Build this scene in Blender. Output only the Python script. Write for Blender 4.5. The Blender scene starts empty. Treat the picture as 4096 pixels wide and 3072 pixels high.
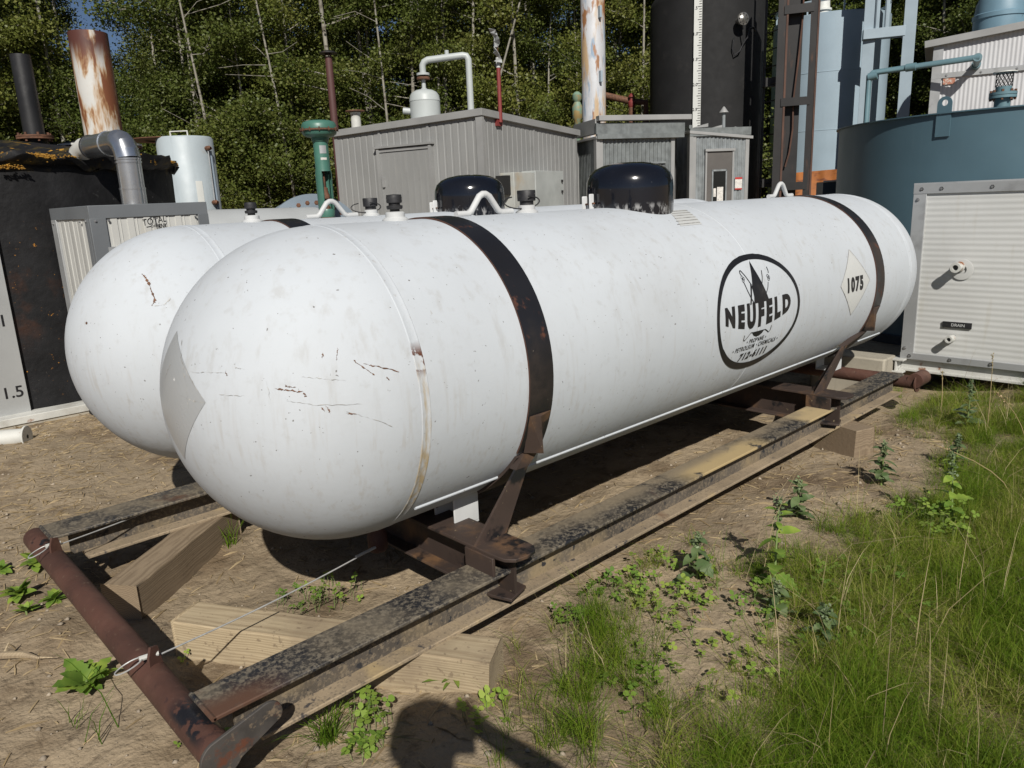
import bpy, bmesh, math, random
import numpy as np
from mathutils import Matrix, Vector
R = math.radians
random.seed(7); RNG = np.random.default_rng(7)
S = bpy.context.scene
COL = S.collection
# ------------------------------------------------------------------ camera
CAM = Vector((-1.2495, -2.2217, 1.4736)); YAW, PITCH, ROLL = R(46.684), R(13.769), R(-2.461)
fw = Vector((math.cos(YAW)*math.cos(PITCH), math.sin(YAW)*math.cos(PITCH), -math.sin(PITCH)))
r0 = Vector((math.sin(YAW), -math.cos(YAW), 0)); u0 = r0.cross(fw)
rt = math.cos(ROLL)*r0 + math.sin(ROLL)*u0; up = -math.sin(ROLL)*r0 + math.cos(ROLL)*u0
cd = bpy.data.cameras.new('camera'); cam = bpy.data.objects.new('camera', cd); COL.objects.link(cam)
cam.matrix_world = Matrix(((rt.x, up.x, -fw.x, CAM.x), (rt.y, up.y, -fw.y, CAM.y), (rt.z, up.z, -fw.z, CAM.z), (0, 0, 0, 1)))
cd.sensor_fit = 'HORIZONTAL'; cd.sensor_width = 36; cd.lens = 36*3007.2/4096; cd.clip_start = 0.01; cd.clip_end = 600
S.camera = cam
# ------------------------------------------------------------------ light
SAZ, SEL = R(53.5), R(38)            # direction the light travels / elevation
W = bpy.data.worlds.new('World'); S.world = W; W.use_nodes = True
wn = W.node_tree.nodes; wl = W.node_tree.links
sky = wn.new('ShaderNodeTexSky'); sky.sky_type = 'NISHITA'; sky.sun_disc = False
sky.sun_elevation = SEL; sky.sun_rotation = math.atan2(-math.cos(SAZ), -math.sin(SAZ)) % (2*math.pi)
sky.air_density = 0.6; sky.dust_density = 0.3; sky.ozone_density = 1.5
bg = wn['Background']; bg.inputs['Strength'].default_value = 0.05
wl.new(sky.outputs[0], bg.inputs['Color'])
sd = bpy.data.lights.new('sun', 'SUN'); sd.energy = 5.0; sd.angle = R(0.53); sd.color = (1.0, 0.955, 0.88)
sun = bpy.data.objects.new('sun', sd); COL.objects.link(sun)
ldir = Vector((math.cos(SAZ)*math.cos(SEL), math.sin(SAZ)*math.cos(SEL), -math.sin(SEL)))
sun.rotation_euler = ldir.to_track_quat('-Z', 'Y').to_euler(); sun.location = (-6, -8, 9)
vs = S.view_settings; vs.view_transform = 'Standard'; vs.look = 'None'; vs.exposure = 0.0; vs.gamma = 1.0; vs.use_curve_mapping = False
S.cycles.diffuse_bounces = 2
# ------------------------------------------------------------------ helpers
def tag(o, label=None, cat=None, group=None, kind=None):
    if label: o['label'] = label
    if cat: o['category'] = cat
    if group: o['group'] = group
    if kind: o['kind'] = kind
    return o
def thing(name, label, cat, loc=(0, 0, 0), group=None):
    o = bpy.data.objects.new(name, None); COL.objects.link(o); o.location = loc; o.empty_display_size = .1
    return tag(o, label, cat, group)
class MB:
    def __init__(s): s.v = []; s.f = []
    def add(s, vs_, fs):
        b = len(s.v); s.v += [tuple(v) for v in vs_]; s.f += [tuple(i+b for i in f) for f in fs]; return s
    def box(s, a, b, M=None):
        x0, y0, z0 = a; x1, y1, z1 = b
        v = [(x0,y0,z0),(x1,y0,z0),(x1,y1,z0),(x0,y1,z0),(x0,y0,z1),(x1,y0,z1),(x1,y1,z1),(x0,y1,z1)]
        if M: v = [M @ Vector(p) for p in v]
        return s.add(v, [(0,3,2,1),(4,5,6,7),(0,1,5,4),(1,2,6,5),(2,3,7,6),(3,0,4,7)])
    def tube(s, pts, r, n=12, caps=True):
        pts = [Vector(p) for p in pts]; k = len(pts); rs = r if hasattr(r, '__len__') else [r]*k
        t = (pts[1]-pts[0]).normalized(); a = t.orthogonal().normalized(); V = []
        for i, p in enumerate(pts):
            if i == 0: tt = pts[1]-pts[0]
            elif i == k-1: tt = pts[-1]-pts[-2]
            else: tt = (pts[i+1]-pts[i]).normalized()+(pts[i]-pts[i-1]).normalized()
            tt.normalize(); a = (a-tt*a.dot(tt))
            a = a.normalized() if a.length > 1e-6 else tt.orthogonal().normalized()
            b = tt.cross(a)
            for j in range(n):
                w = 2*math.pi*j/n; V.append(p+(a*math.cos(w)+b*math.sin(w))*rs[i])
        F = [(i*n+j, i*n+(j+1) % n, (i+1)*n+(j+1) % n, (i+1)*n+j) for i in range(k-1) for j in range(n)]
        if caps: F += [tuple(range(n-1, -1, -1)), tuple((k-1)*n+j for j in range(n))]
        return s.add(V, F)
    def lathe(s, prof, n=32, M=None, a0=0, a1=None):
        full = a1 is None; a1 = 2*math.pi if full else a1; m = n if full else n+1; V = []
        for r_, z in prof:
            for j in range(m):
                w = a0+(a1-a0)*j/n; p = Vector((r_*math.cos(w), r_*math.sin(w), z)); V.append(M @ p if M else p)
        F = []
        for i in range(len(prof)-1):
            for j in range(n):
                j2 = (j+1) % m; F.append((i*m+j, i*m+j2, (i+1)*m+j2, (i+1)*m+j))
        return s.add(V, F)
    def prism(s, poly, M, t):
        k = len(poly); V = [M @ Vector((x, y, 0)) for x, y in poly]+[M @ Vector((x, y, t)) for x, y in poly]
        return s.add(V, [tuple(range(k-1, -1, -1)), tuple(range(k, 2*k))]+[(i, (i+1) % k, k+(i+1) % k, k+i) for i in range(k)])
    def build(s, name, mat, parent=None, bev=0, smooth=40, **tg):
        me = bpy.data.meshes.new(name); me.from_pydata(s.v, [], s.f)
        if smooth:
            me.polygons.foreach_set('use_smooth', [True]*len(me.polygons)); me.set_sharp_from_angle(angle=R(smooth))
        return link(name, me, mat, parent, bev, **tg)
def link(name, me, mat, parent=None, bev=0, **tg):
    o = bpy.data.objects.new(name, me); COL.objects.link(o)
    if mat is not None and not me.materials: me.materials.append(mat)
    if parent:
        o.parent = parent; q = parent; off = Vector((0, 0, 0))
        while q: off += q.location; q = q.parent
        o.location = -off
    if bev:
        b = o.modifiers.new('bevel', 'BEVEL'); b.width = bev; b.segments = 2; b.limit_method = 'ANGLE'; b.angle_limit = R(35)
    tag(o, **tg); return o
def axisM(o, x, y, z):      # local x,y,z axes at origin o
    x, y, z = Vector(x), Vector(y), Vector(z)
    return Matrix(((x.x, y.x, z.x, o[0]), (x.y, y.y, z.y, o[1]), (x.z, y.z, z.z, o[2]), (0, 0, 0, 1)))
def T(x, y, z): return Matrix.Translation((x, y, z))
def MX(o): return axisM(o, (0, 1, 0), (0, 0, 1), (1, 0, 0))        # lathe axis along +X
def MYm(o): return axisM(o, (1, 0, 0), (0, 0, 1), (0, -1, 0))      # drawn in XZ, extruded towards -Y
def facing(o, az):          # local x = right seen from outside, y = up, z = outward normal of azimuth az
    n = Vector((math.cos(az), math.sin(az), 0)); return axisM(o, Vector((0, 0, 1)).cross(n), (0, 0, 1), n)
def fast_mesh(name, V, F, attr=None):
    me = bpy.data.meshes.new(name); k = F.shape[1]
    me.vertices.add(len(V)); me.vertices.foreach_set('co', V.astype(np.float32).ravel())
    me.loops.add(F.size); me.loops.foreach_set('vertex_index', F.astype(np.int32).ravel())
    me.polygons.add(len(F)); me.polygons.foreach_set('loop_start', np.arange(0, F.size, k, dtype=np.int32))
    if attr is not None:
        a = me.attributes.new('rnd', 'FLOAT', 'POINT'); a.data.foreach_set('value', attr.astype(np.float32))
    me.update(calc_edges=True); me.validate(); return me
def clone(o, parent=None):
    c = o.copy(); COL.objects.link(c); c.parent = parent
    for ch in [x for x in bpy.data.objects if x.parent == o and x is not c]: clone(ch, c)
    return c
_lat = RNG.random((8, 256, 256))
def vn(x, y, sc, seed=0):
    x = np.asarray(x, float)/sc+31.7*seed; y = np.asarray(y, float)/sc+17.3*seed
    xi = np.floor(x).astype(int); yi = np.floor(y).astype(int); fx = x-xi; fy = y-yi
    fx = fx*fx*(3-2*fx); fy = fy*fy*(3-2*fy); L = _lat[seed % 8]
    g = lambda a, b: L[a & 255, b & 255]
    return (g(xi, yi)*(1-fx)+g(xi+1, yi)*fx)*(1-fy)+(g(xi, yi+1)*(1-fx)+g(xi+1, yi+1)*fx)*fy-.5
def gh(x, y):
    x = np.asarray(x, float); y = np.asarray(y, float)
    d = np.hypot(x-CAM.x, y-CAM.y); near = 1/(1+(d/9)**4)
    h = .005+.045*vn(x, y, 1.3, 1)+near*(.03*vn(x, y, .45, 2)+.02*vn(x, y, .16, 3)+.016*vn(x, y, .07, 4)+.008*vn(x, y, .035, 5))
    h = h+.035/(1+np.exp((y+.62)/.07))
    h = h+.20*np.exp(-((x-5.15)**2/.35+(y+1.15)**2/.10))
    h = h+np.clip(d-21, 0, 60)*.16
    return h
def G(x, y): return float(gh(x, y))
# ------------------------------------------------------------------ materials
class NT:
    def __init__(s, name):
        s.m = bpy.data.materials.new(name); s.m.use_nodes = True; s.t = s.m.node_tree; s.n = s.t.nodes; s.p = s.n['Principled BSDF']
        s.tc = s.n.new('ShaderNodeTexCoord'); s.oi = s.n.new('ShaderNodeObjectInfo')
        s.w = s.op('MULTIPLY', s.oi.outputs['Random'], 37.0)
    def l(s, a, b): s.t.links.new(a, b)
    def op(s, o, a, b=None, c=None):
        n = s.n.new('ShaderNodeMath'); n.operation = o
        for i, v in enumerate((a, b, c)):
            if v is None: continue
            if isinstance(v, (int, float)): n.inputs[i].default_value = v
            else: s.l(v, n.inputs[i])
        return n.outputs[0]
    def vec(s, st=(1, 1, 1), src='Object'):
        if st == (1, 1, 1): return s.tc.outputs[src]
        m = s.n.new('ShaderNodeMapping'); m.inputs['Scale'].default_value = st; s.l(s.tc.outputs[src], m.inputs['Vector']); return m.outputs[0]
    def noise(s, scale, detail=4, rough=.55, st=(1, 1, 1), dist=0):
        n = s.n.new('ShaderNodeTexNoise'); n.noise_dimensions = '4D'; n.inputs['Scale'].default_value = scale; n.inputs['Detail'].default_value = detail
        n.inputs['Roughness'].default_value = rough; n.inputs['Distortion'].default_value = dist
        s.l(s.vec(st), n.inputs['Vector']); s.l(s.w, n.inputs['W']); return n.outputs[0]
    def ramp(s, f, lo, hi):
        n = s.n.new('ShaderNodeMapRange'); n.interpolation_type = 'SMOOTHSTEP'; n.clamp = True
        n.inputs[1].default_value = lo; n.inputs[2].default_value = hi; s.l(f, n.inputs[0]); return n.outputs[0]
    def mix(s, f, a, b):
        n = s.n.new('ShaderNodeMix'); n.data_type = 'RGBA'
        for v, i in ((f, 0), (a, 6), (b, 7)):
            if isinstance(v, (int, float)): n.inputs[i].default_value = v
            elif isinstance(v, tuple): n.inputs[i].default_value = (*v[:3], 1)
            else: s.l(v, n.inputs[i])
        return n.outputs[2]
    def axis(s, ax):
        n = s.n.new('ShaderNodeSeparateXYZ'); s.l(s.tc.outputs['Object'], n.inputs[0]); return n.outputs['xyz'.index(ax)]
def mat(name, base, rough=.5, metal=0., var=.12, vs_=2.5, layers=(), bump=(), spec=.5, coat=0., rvar=.1):
    """layers: dict(c, s scale, lo, hi, d detail, st stretch, within [(axis,a,b,soft)], r roughness)"""
    t = NT(name); p = t.p
    dark = tuple(c*(1-var) for c in base); lite = tuple(min(1, c*(1+var)) for c in base)
    col = t.mix(t.ramp(t.noise(vs_, 5), .3, .7), dark, lite); ro = t.op('MULTIPLY_ADD', t.noise(vs_*3, 3), rvar*2, rough-rvar)
    met = metal
    for L in layers:
        f = t.ramp(t.noise(L.get('s', 5), L.get('d', 6), L.get('ro', .6), L.get('st', (1, 1, 1)), L.get('dist', 0)), L['lo'], L['hi'])
        for ax, a, b, sf in L.get('within', ()):
            z = t.axis(ax)
            f = t.op('MULTIPLY', f, t.op('MULTIPLY', t.ramp(z, a-sf, a+sf), t.op('SUBTRACT', 1., t.ramp(z, b-sf, b+sf))))
        if 'amt' in L: f = t.op('MULTIPLY', f, L['amt'])
        col = t.mix(f, col, L['c'])
        if 'r' in L:
            m = t.n.new('ShaderNodeMix'); t.l(f, m.inputs[0]); t.l(ro, m.inputs[2]); m.inputs[3].default_value = L['r']; ro = m.outputs[0]
        if metal and L.get('nm', True): met = t.op('MULTIPLY', met, t.op('SUBTRACT', 1., f))
    t.l(col, p.inputs['Base Color']); t.l(ro, p.inputs['Roughness'])
    if isinstance(met, float): p.inputs['Metallic'].default_value = met
    else: t.l(met, p.inputs['Metallic'])
    p.inputs['Specular IOR Level'].default_value = spec; p.inputs['Coat Weight'].default_value = coat
    nrm = None
    for sc, st, di in bump:
        b = t.n.new('ShaderNodeBump'); b.inputs['Strength'].default_value = st; b.inputs['Distance'].default_value = di
        t.l(t.noise(sc, 5), b.inputs['Height'])
        if nrm: t.l(nrm, b.inputs['Normal'])
        nrm = b.outputs[0]
    if nrm: t.l(nrm, p.inputs['Normal'])
    return t.m
RUST = (.10, .035, .018); RUST2 = (.22, .085, .03); DUST = (.36, .28, .18)
m_white = mat('white_tank_paint', (.487, .518, .55), .68, spec=.12, var=.045, vs_=1.6, layers=[
    dict(c=(.38, .385, .385), s=2.2, lo=.46, hi=.74, d=9, ro=.65, amt=.28), dict(c=(.33, .325, .31), s=26, lo=.56, hi=.72, d=5, amt=.24),
    dict(c=(.38, .36, .33), s=9, st=(5, 5, .5), lo=.50, hi=.72, d=5, amt=.42, within=[('z', .42, .95, .12)]),
    dict(c=(.36, .355, .34), s=7, st=(3.5, 3.5, .35), lo=.52, hi=.72, d=6, amt=.38, within=[('z', .9, 1.40, .1)]),
    dict(c=(.40, .33, .22), s=4, lo=.35, hi=.8, d=5, amt=.8, within=[('z', .30, .46, .05)]),
    dict(c=(.12, .11, .10), s=75, lo=.695, hi=.73, d=2, amt=.8), dict(c=(.13, .10, .08), s=17, lo=.70, hi=.72, d=9, ro=.7, amt=.8),
    dict(c=(.33, .31, .28), s=30, st=(1, 1, .15), lo=.70, hi=.76, d=5, amt=.6)], bump=[(70, .06, .004), (3.0, .10, .03), (9, .05, .01)], rvar=.12)
m_seam = mat('white_weld_seam', (.487, .518, .55), .6, spec=.15, var=.06, vs_=6, layers=[
    dict(c=(.36, .26, .11), s=26, lo=.38, hi=.62, st=(1.5, 1.5, .25), within=[('y', -1, -.2, .05), ('z', .55, 1.02, .05), ('x', -1, .5, .1)], amt=.85),
    dict(c=RUST, s=30, lo=.47, hi=.53, within=[('y', -1, -.3, .05), ('z', 1.005, 1.075, .025), ('x', -1, .5, .1)]),
    dict(c=RUST, s=30, lo=.66, hi=.70), dict(c=(.35, .34, .32), s=60, lo=.55, hi=.7, amt=.5)], bump=[(60, .3, .004)])
m_dome = mat('black_dome_paint', (.008, .009, .013), .16, var=.3, coat=.35, layers=[
    dict(c=(.30, .31, .32), s=55, lo=.69, hi=.73, d=3, amt=.6, r=.6), dict(c=(.20, .19, .17), s=6, lo=.70, hi=.76, r=.6, amt=.6),
    dict(c=(.35, .35, .35), s=40, lo=.50, hi=.60, st=(1, 1, .4), within=[('z', 1.36, 1.43, .012)], amt=.7, r=.6)], bump=[(8, .04, .01)])
m_strap = mat('black_strap_paint', (.012, .012, .014), .38, var=.3, layers=[dict(c=(.036, .026, .021), s=4, lo=.45, hi=.7, r=.7, within=[('z', -1, 1.22, .12)]),
    dict(c=RUST, s=14, lo=.60, hi=.70, r=.8), dict(c=(.30, .26, .2), s=50, lo=.70, hi=.74, amt=.5)], bump=[(30, .12, .004)])
m_strapedge = mat('rusty_strap_edge', (.07, .03, .02), .8, var=.3, vs_=12)
m_brace = mat('rusty_brace_steel', (.045, .030, .024), .65, var=.3, layers=[dict(c=(.14, .075, .035), s=5, lo=.5, hi=.68), dict(c=(.012, .012, .014), s=7, lo=.55, hi=.63, r=.4), dict(c=(.34, .27, .16), s=55, lo=.66, hi=.72)], bump=[(35, .25, .004)])
m_beam = mat('dusty_black_beam', (.016, .017, .021), .42, var=.3, vs_=6, layers=[
    dict(c=(.17, .145, .108), s=80, lo=.44, hi=.62, d=7, r=.85, amt=.85), dict(c=(.20, .165, .115), s=3.2, lo=.43, hi=.66, d=9, ro=.7, amt=.75, r=.9),
    dict(c=(.40, .30, .15), s=5, lo=.40, hi=.47, d=8, amt=.95, r=.95, within=[('x', 1.38, 2.0, .1), ('y', -.60, -.44, .035)]), dict(c=(.42, .32, .17), s=4, lo=.30, hi=.38, d=8, amt=.95, r=.95, within=[('x', 2.45, 2.74, .04), ('y', -.6, -.40, .02)]),
    dict(c=(.22, .175, .115), s=9, lo=.30, hi=.55, d=7, amt=.75, r=.95, within=[('x', .2, 3.4, .15), ('y', -.47, -.38, .03)]), dict(c=(.09, .042, .024), s=5, lo=.42, hi=.5, d=8, r=.8, within=[('x', -.8, -.55, .08), ('y', -.58, -.48, .04)]), dict(c=(.09, .042, .024), s=3.4, lo=.60, hi=.70, d=8, r=.8)],
    bump=[(45, .25, .003)])
m_beamlow = mat('mud_caked_beam', (.27, .21, .14), .9, var=.2, vs_=4, layers=[dict(c=(.11, .09, .068), s=110, lo=.52, hi=.66, d=4, amt=.7), dict(c=(.38, .30, .19), s=150, lo=.58, hi=.68, d=3, amt=.8), dict(c=(.38, .285, .15), s=2.6, lo=.50, hi=.62, d=7), dict(c=(.05, .045, .045), s=22, lo=.60, hi=.68), dict(c=(.14, .08, .045), s=3, lo=.60, hi=.74, d=7)], bump=[(28, .5, .006), (80, .3, .003)])
m_web = mat('dusty_dark_web', (.085, .072, .058), .85, var=.3, vs_=5, layers=[dict(c=(.22, .175, .12), s=95, lo=.48, hi=.62, d=5, amt=.7), dict(c=(.28, .215, .125), s=3, lo=.50, hi=.66, d=8, amt=.8), dict(c=(.02, .021, .024), s=30, lo=.58, hi=.66, d=5)], bump=[(40, .5, .006), (110, .4, .003)])
m_rustpipe = mat('red_rust_pipe', (.075, .033, .023), .7, var=.35, vs_=5, layers=[dict(c=(.012, .012, .015), s=14, lo=.46, hi=.50, d=8, r=.4, within=[('y', -.56, -.38, .04), ('x', -2, 0, .1), ('z', .235, 1, .01)]), dict(c=(.012, .012, .015), s=14, lo=.50, hi=.54, d=8, r=.4, within=[('y', .95, 1.1, .04), ('x', -2, 0, .1), ('z', .235, 1, .01)]), dict(c=(.15, .105, .072), s=45, lo=.60, hi=.70, d=5, amt=.55), dict(c=(.12, .062, .043), s=6, lo=.52, hi=.75, amt=.8), dict(c=(.045, .02, .017), s=35, lo=.62, hi=.7), dict(c=(.27, .22, .16), s=30, lo=.68, hi=.75, amt=.6)], bump=[(50, .45, .005), (9, .25, .012)])
m_cap = mat('dusty_cap_plate', (.045, .04, .036), .7, var=.4, vs_=14, layers=[dict(c=(.16, .12, .08), s=40, lo=.55, hi=.66), dict(c=RUST, s=12, lo=.52, hi=.62)], bump=[(60, .3, .003)])
def wood(name, a, b):
    t = NT(name); n = t.n.new('ShaderNodeTexWave'); n.wave_type = 'RINGS'; n.rings_direction = 'X'; n.inputs['Scale'].default_value = 14; n.inputs['Distortion'].default_value = 5; n.inputs['Detail'].default_value = 3; n.inputs['Detail Scale'].default_value = 1.2
    t.l(t.vec((.35, 3, 3)), n.inputs['Vector'])
    c = t.mix(n.outputs[1], a, b); c = t.mix(t.ramp(t.noise(3, 6), .45, .75), c, (.20, .15, .10)); c = t.mix(t.op('MULTIPLY', t.ramp(t.noise(45, 3), .6, .68), .7), c, (.17, .125, .08))
    t.l(c, t.p.inputs['Base Color']); t.p.inputs['Roughness'].default_value = .85
    b_ = t.n.new('ShaderNodeBump'); b_.inputs['Strength'].default_value = .5; b_.inputs['Distance'].default_value = .004; t.l(t.noise(30, 5, .6, (.12, 2, 2)), b_.inputs['Height']); t.l(b_.outputs[0], t.p.inputs['Normal']); return t.m
m_woodl = wood('weathered_timber', (.42, .34, .22), (.31, .24, .15)); m_woodd = wood('dirty_timber', (.25, .19, .125), (.17, .125, .08))
m_soil = mat('packed_soil', (.292, .230, .155), .95, var=.2, vs_=1.2, spec=.15, layers=[
    dict(c=(.135, .094, .057), s=1.6, lo=.48, hi=.64, d=10, ro=.68, amt=.8), dict(c=(.36, .28, .185), s=2.7, lo=.52, hi=.72, d=8, amt=.7),
    dict(c=(.11, .082, .055), s=11, lo=.52, hi=.68, d=9, ro=.7, amt=.7, st=(1, 1.4, 1)), dict(c=(.40, .33, .24), s=70, lo=.66, hi=.72, d=3, amt=.7), dict(c=(.09, .066, .045), s=90, lo=.62, hi=.72, d=3, amt=.6)],
    bump=[(6, .6, .035), (24, .7, .016), (70, .6, .006), (160, .5, .003)])
m_alu = mat('weathered_aluminium_trim', (.36, .37, .375), .45, .25, var=.12, layers=[dict(c=(.20, .20, .20), s=6, lo=.55, hi=.75, nm=False, amt=.6), dict(c=(.5, .5, .5), s=30, lo=.66, hi=.74, amt=.5)])
m_panelw = mat('white_ribbed_panel', (.55, .555, .54), .45, var=.05, layers=[dict(c=(.48, .46, .40), s=5, st=(4, 4, .5), lo=.55, hi=.8, amt=.6), dict(c=(.33, .30, .26), s=26, lo=.73, hi=.78, amt=.6)], bump=[(4, .08, .02)])
m_grime = mat('white_base_steel', (.50, .50, .47), .55, var=.1, vs_=6, layers=[dict(c=RUST2, s=9, lo=.60, hi=.70), dict(c=(.30, .28, .24), s=5, lo=.5, hi=.75, amt=.7)])
m_steel = mat('zinc_bolt', (.30, .30, .30), .4, .7, vs_=30)
m_dark = mat('dark_void', (.01, .01, .01), .9); m_rub = mat('black_rubber', (.018, .018, .02), .55, var=.3, vs_=20, layers=[dict(c=(.12, .12, .11), s=30, lo=.55, hi=.75, amt=.5)])
m_ink = mat('black_lettering', (.010, .010, .012), .45, var=.3, layers=[dict(c=(.55, .55, .55), s=28, lo=.735, hi=.75), dict(c=(.06, .055, .05), s=7, lo=.55, hi=.75, amt=.8)])
m_decal = mat('white_placard_film', (.53, .54, .53), .35, var=.04, layers=[dict(c=(.48, .48, .46), s=12, st=(3, 3, .6), lo=.62, hi=.68, amt=.6)])
m_greyfilm = mat('grey_placard_film', (.345, .36, .37), .3, var=.06, layers=[dict(c=(.66, .67, .67), s=16, lo=.66, hi=.68), dict(c=(.10, .10, .09), s=22, lo=.70, hi=.72)])
m_scr = mat('rust_scratch', (.13, .065, .038), .8, var=.4, vs_=25); m_scrg = mat('grey_scratch', (.36, .355, .34), .7, var=.35, vs_=30)
m_galv = mat('grey_shed_cladding', (.27, .273, .268), .55, .08, var=.07, vs_=1.2, layers=[dict(c=(.30, .295, .28), s=3, st=(5, 5, .4), lo=.55, hi=.8, amt=.6), dict(c=(.16, .16, .155), s=5, lo=.58, hi=.8, amt=.6)])
m_galvtrim = mat('grey_shed_trim', (.29, .292, .288), .5, .1, var=.1, vs_=2)
m_galv2 = mat('galvanised_corrugated_steel', (.175, .19, .19), .45, .25, var=.2, vs_=7, layers=[dict(c=(.24, .26, .265), s=9, st=(1, 1, .3), lo=.52, hi=.72, nm=False, amt=.8), dict(c=(.07, .075, .075), s=4, lo=.55, hi=.75, nm=False, amt=.7)])
m_galv3 = mat('pale_galvanised_steel', (.24, .26, .265), .42, .25, var=.2, vs_=8, layers=[dict(c=(.34, .37, .385), s=4, st=(2.5, 2.5, .3), lo=.52, hi=.66, nm=False, amt=.8)])
m_doorb = mat('brown_door', (.10, .092, .085), .55, var=.12, layers=[dict(c=(.17, .16, .15), s=7, lo=.55, hi=.8, amt=.5)])
m_glass = mat('dark_glass', (.012, .014, .015), .08)
m_paper = mat('paper_notice', (.62, .60, .56), .7, layers=[dict(c=(.2, .2, .2), s=60, lo=.56, hi=.6, st=(1, 1, 3))], vs_=20)
m_redp = mat('red_paint', (.42, .035, .03), .5); m_redpipe = mat('dark_red_pole', (.20, .035, .032), .55)
m_tar = mat('tar_coated_tank', (.012, .012, .013), .62, var=.3, vs_=5, layers=[
    dict(c=(.075, .075, .072), s=24, lo=.62, hi=.70, d=5, within=[('z', .9, 1.75, .3), ('x', .6, 1.5, .2)]), dict(c=(.10, .09, .075), s=60, lo=.66, hi=.72, within=[('z', 0, .75, .25)]),
    dict(c=(.05, .022, .013), s=4, lo=.50, hi=.68, amt=.7, within=[('z', .6, 1.35, .15), ('x', -.25, .22, .1)]), dict(c=(.36, .16, .025), s=34, lo=.65, hi=.68, within=[('z', .25, 1.4, .15), ('x', -.25, .25, .08)]),
    dict(c=(.50, .27, .04), s=9, lo=.60, hi=.64, d=9, within=[('z', 1.865, 2.2, .02)]), dict(c=(.06, .045, .015), s=7, lo=.5, hi=.64, d=7, within=[('z', 1.82, 2.2, .02)]),
    dict(c=(.40, .19, .03), s=11, lo=.70, hi=.72, d=7, within=[('z', 1.4, 1.85, .05)])], bump=[(22, .5, .012), (4, .3, .03)], spec=.2)
m_blackpipe = mat('sooty_black_stack', (.014, .014, .015), .45, var=.3, layers=[dict(c=(.11, .11, .11), s=5, lo=.52, hi=.72, st=(1, 1, .8), amt=.6)], bump=[(20, .1, .01)])
m_ruststack = mat('rusted_white_stack', (.56, .555, .53), .5, var=.06, layers=[dict(c=(.40, .24, .10), s=4.2, st=(2.2, 2.2, .42), lo=.42, hi=.54, d=5, dist=.4), dict(c=(.18, .065, .03), s=4.2, st=(2.2, 2.2, .42), lo=.48, hi=.56, d=5, dist=.4),
    dict(c=(.085, .03, .022), s=5, st=(1, 1, .5), lo=.40, hi=.5, within=[('z', 2.85, 3.4, .12)])], bump=[(30, .08, .006)])
m_duct = mat('galvanised_duct', (.62, .64, .66), .24, .9, var=.08, vs_=4, layers=[dict(c=(.30, .31, .33), s=5, lo=.5, hi=.8, nm=False, amt=.5, r=.3)], bump=[(9, .06, .01)], rvar=.06)
m_heatp = mat('offwhite_heater_panel', (.50, .50, .475), .48, var=.05, layers=[dict(c=(.42, .39, .32), s=5, st=(3, 3, .5), lo=.55, hi=.8, amt=.6)])
m_heatt = mat('slate_grey_trim', (.135, .145, .155), .45, var=.1)
m_paleblue = mat('pale_blue_white_paint', (.36, .41, .435), .5, var=.07, layers=[dict(c=(.30, .17, .09), s=4, lo=.62, hi=.75, within=[('z', 2.2, 3, .1)], amt=.7), dict(c=(.30, .34, .36), s=4, st=(3, 3, .5), lo=.5, hi=.75, amt=.6)])
m_palegrey = mat('pale_grey_vessel_paint', (.36, .375, .38), .5, var=.06); m_slateblue = mat('slate_blue_flange_paint', (.20, .245, .29), .45, var=.1)
m_rustb = mat('rusty_bolt', (.12, .055, .03), .8, var=.4, vs_=25)
m_green = mat('teal_green_paint', (.062, .165, .128), .4, var=.14, vs_=4, layers=[dict(c=(.10, .05, .03), s=16, lo=.69, hi=.73), dict(c=(.09, .22, .17), s=5, lo=.55, hi=.75, amt=.5)])
m_brown = mat('maroon_primer_pipe', (.085, .036, .033), .6, var=.15)
m_greyvess = mat('light_grey_vessel_paint', (.40, .43, .425), .45, var=.05, layers=[dict(c=RUST2, s=8, lo=.66, hi=.72)])
m_tallpipe = mat('weathered_blue_white_stack', (.47, .48, .50), .55, var=.08, layers=[dict(c=(.21, .29, .38), s=2.6, st=(2.5, 2.5, .55), lo=.50, hi=.60, d=6), dict(c=(.42, .28, .14), s=2.2, st=(3, 3, .5), lo=.46, hi=.60, d=6, amt=.9), dict(c=(.26, .12, .05), s=3.2, st=(2.2, 2.2, .5), lo=.55, hi=.62, d=6)])
m_blacktank = mat('matte_black_insulation', (.0125, .0125, .013), .75, var=.18, vs_=3, layers=[dict(c=(.035, .032, .03), s=4, lo=.55, hi=.8, amt=.6)], spec=.3)
m_blacksteel = mat('black_steel_frame', (.016, .015, .015), .55, var=.25, layers=[dict(c=(.075, .035, .02), s=6, st=(1, 1, .2), lo=.58, hi=.72)])
m_rustedge = mat('rust_brown_flange', (.085, .043, .03), .75, var=.25, vs_=4)
m_scale = mat('white_gauge_board', (.62, .63, .60), .5, var=.04); m_gauge = mat('bare_aluminium_gauge_board', (.42, .43, .43), .42, .35, var=.06)
m_ltblue = mat('light_blue_tank_paint', (.285, .365, .425), .45, var=.04, layers=[dict(c=(.24, .31, .36), s=2, st=(2, 2, .4), lo=.5, hi=.8, amt=.5)])
m_frameblue = mat('blue_grey_frame_paint', (.30, .37, .42), .45, var=.06); m_pipeblue = mat('teal_blue_pipe_paint', (.115, .20, .23), .42, var=.12)
m_tub = mat('deep_blue_tank_paint', (.075, .135, .168), .40, var=.08, vs_=1.5, layers=[dict(c=(.105, .165, .19), s=3, st=(2.6, 2.6, .22), lo=.53, hi=.8, amt=.6), dict(c=(.045, .05, .05), s=12, lo=.735, hi=.755)])
m_vessblue = mat('mottled_blue_vessel', (.13, .22, .28), .5, var=.15, vs_=2, layers=[dict(c=(.06, .075, .08), s=9, lo=.63, hi=.7)])
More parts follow.
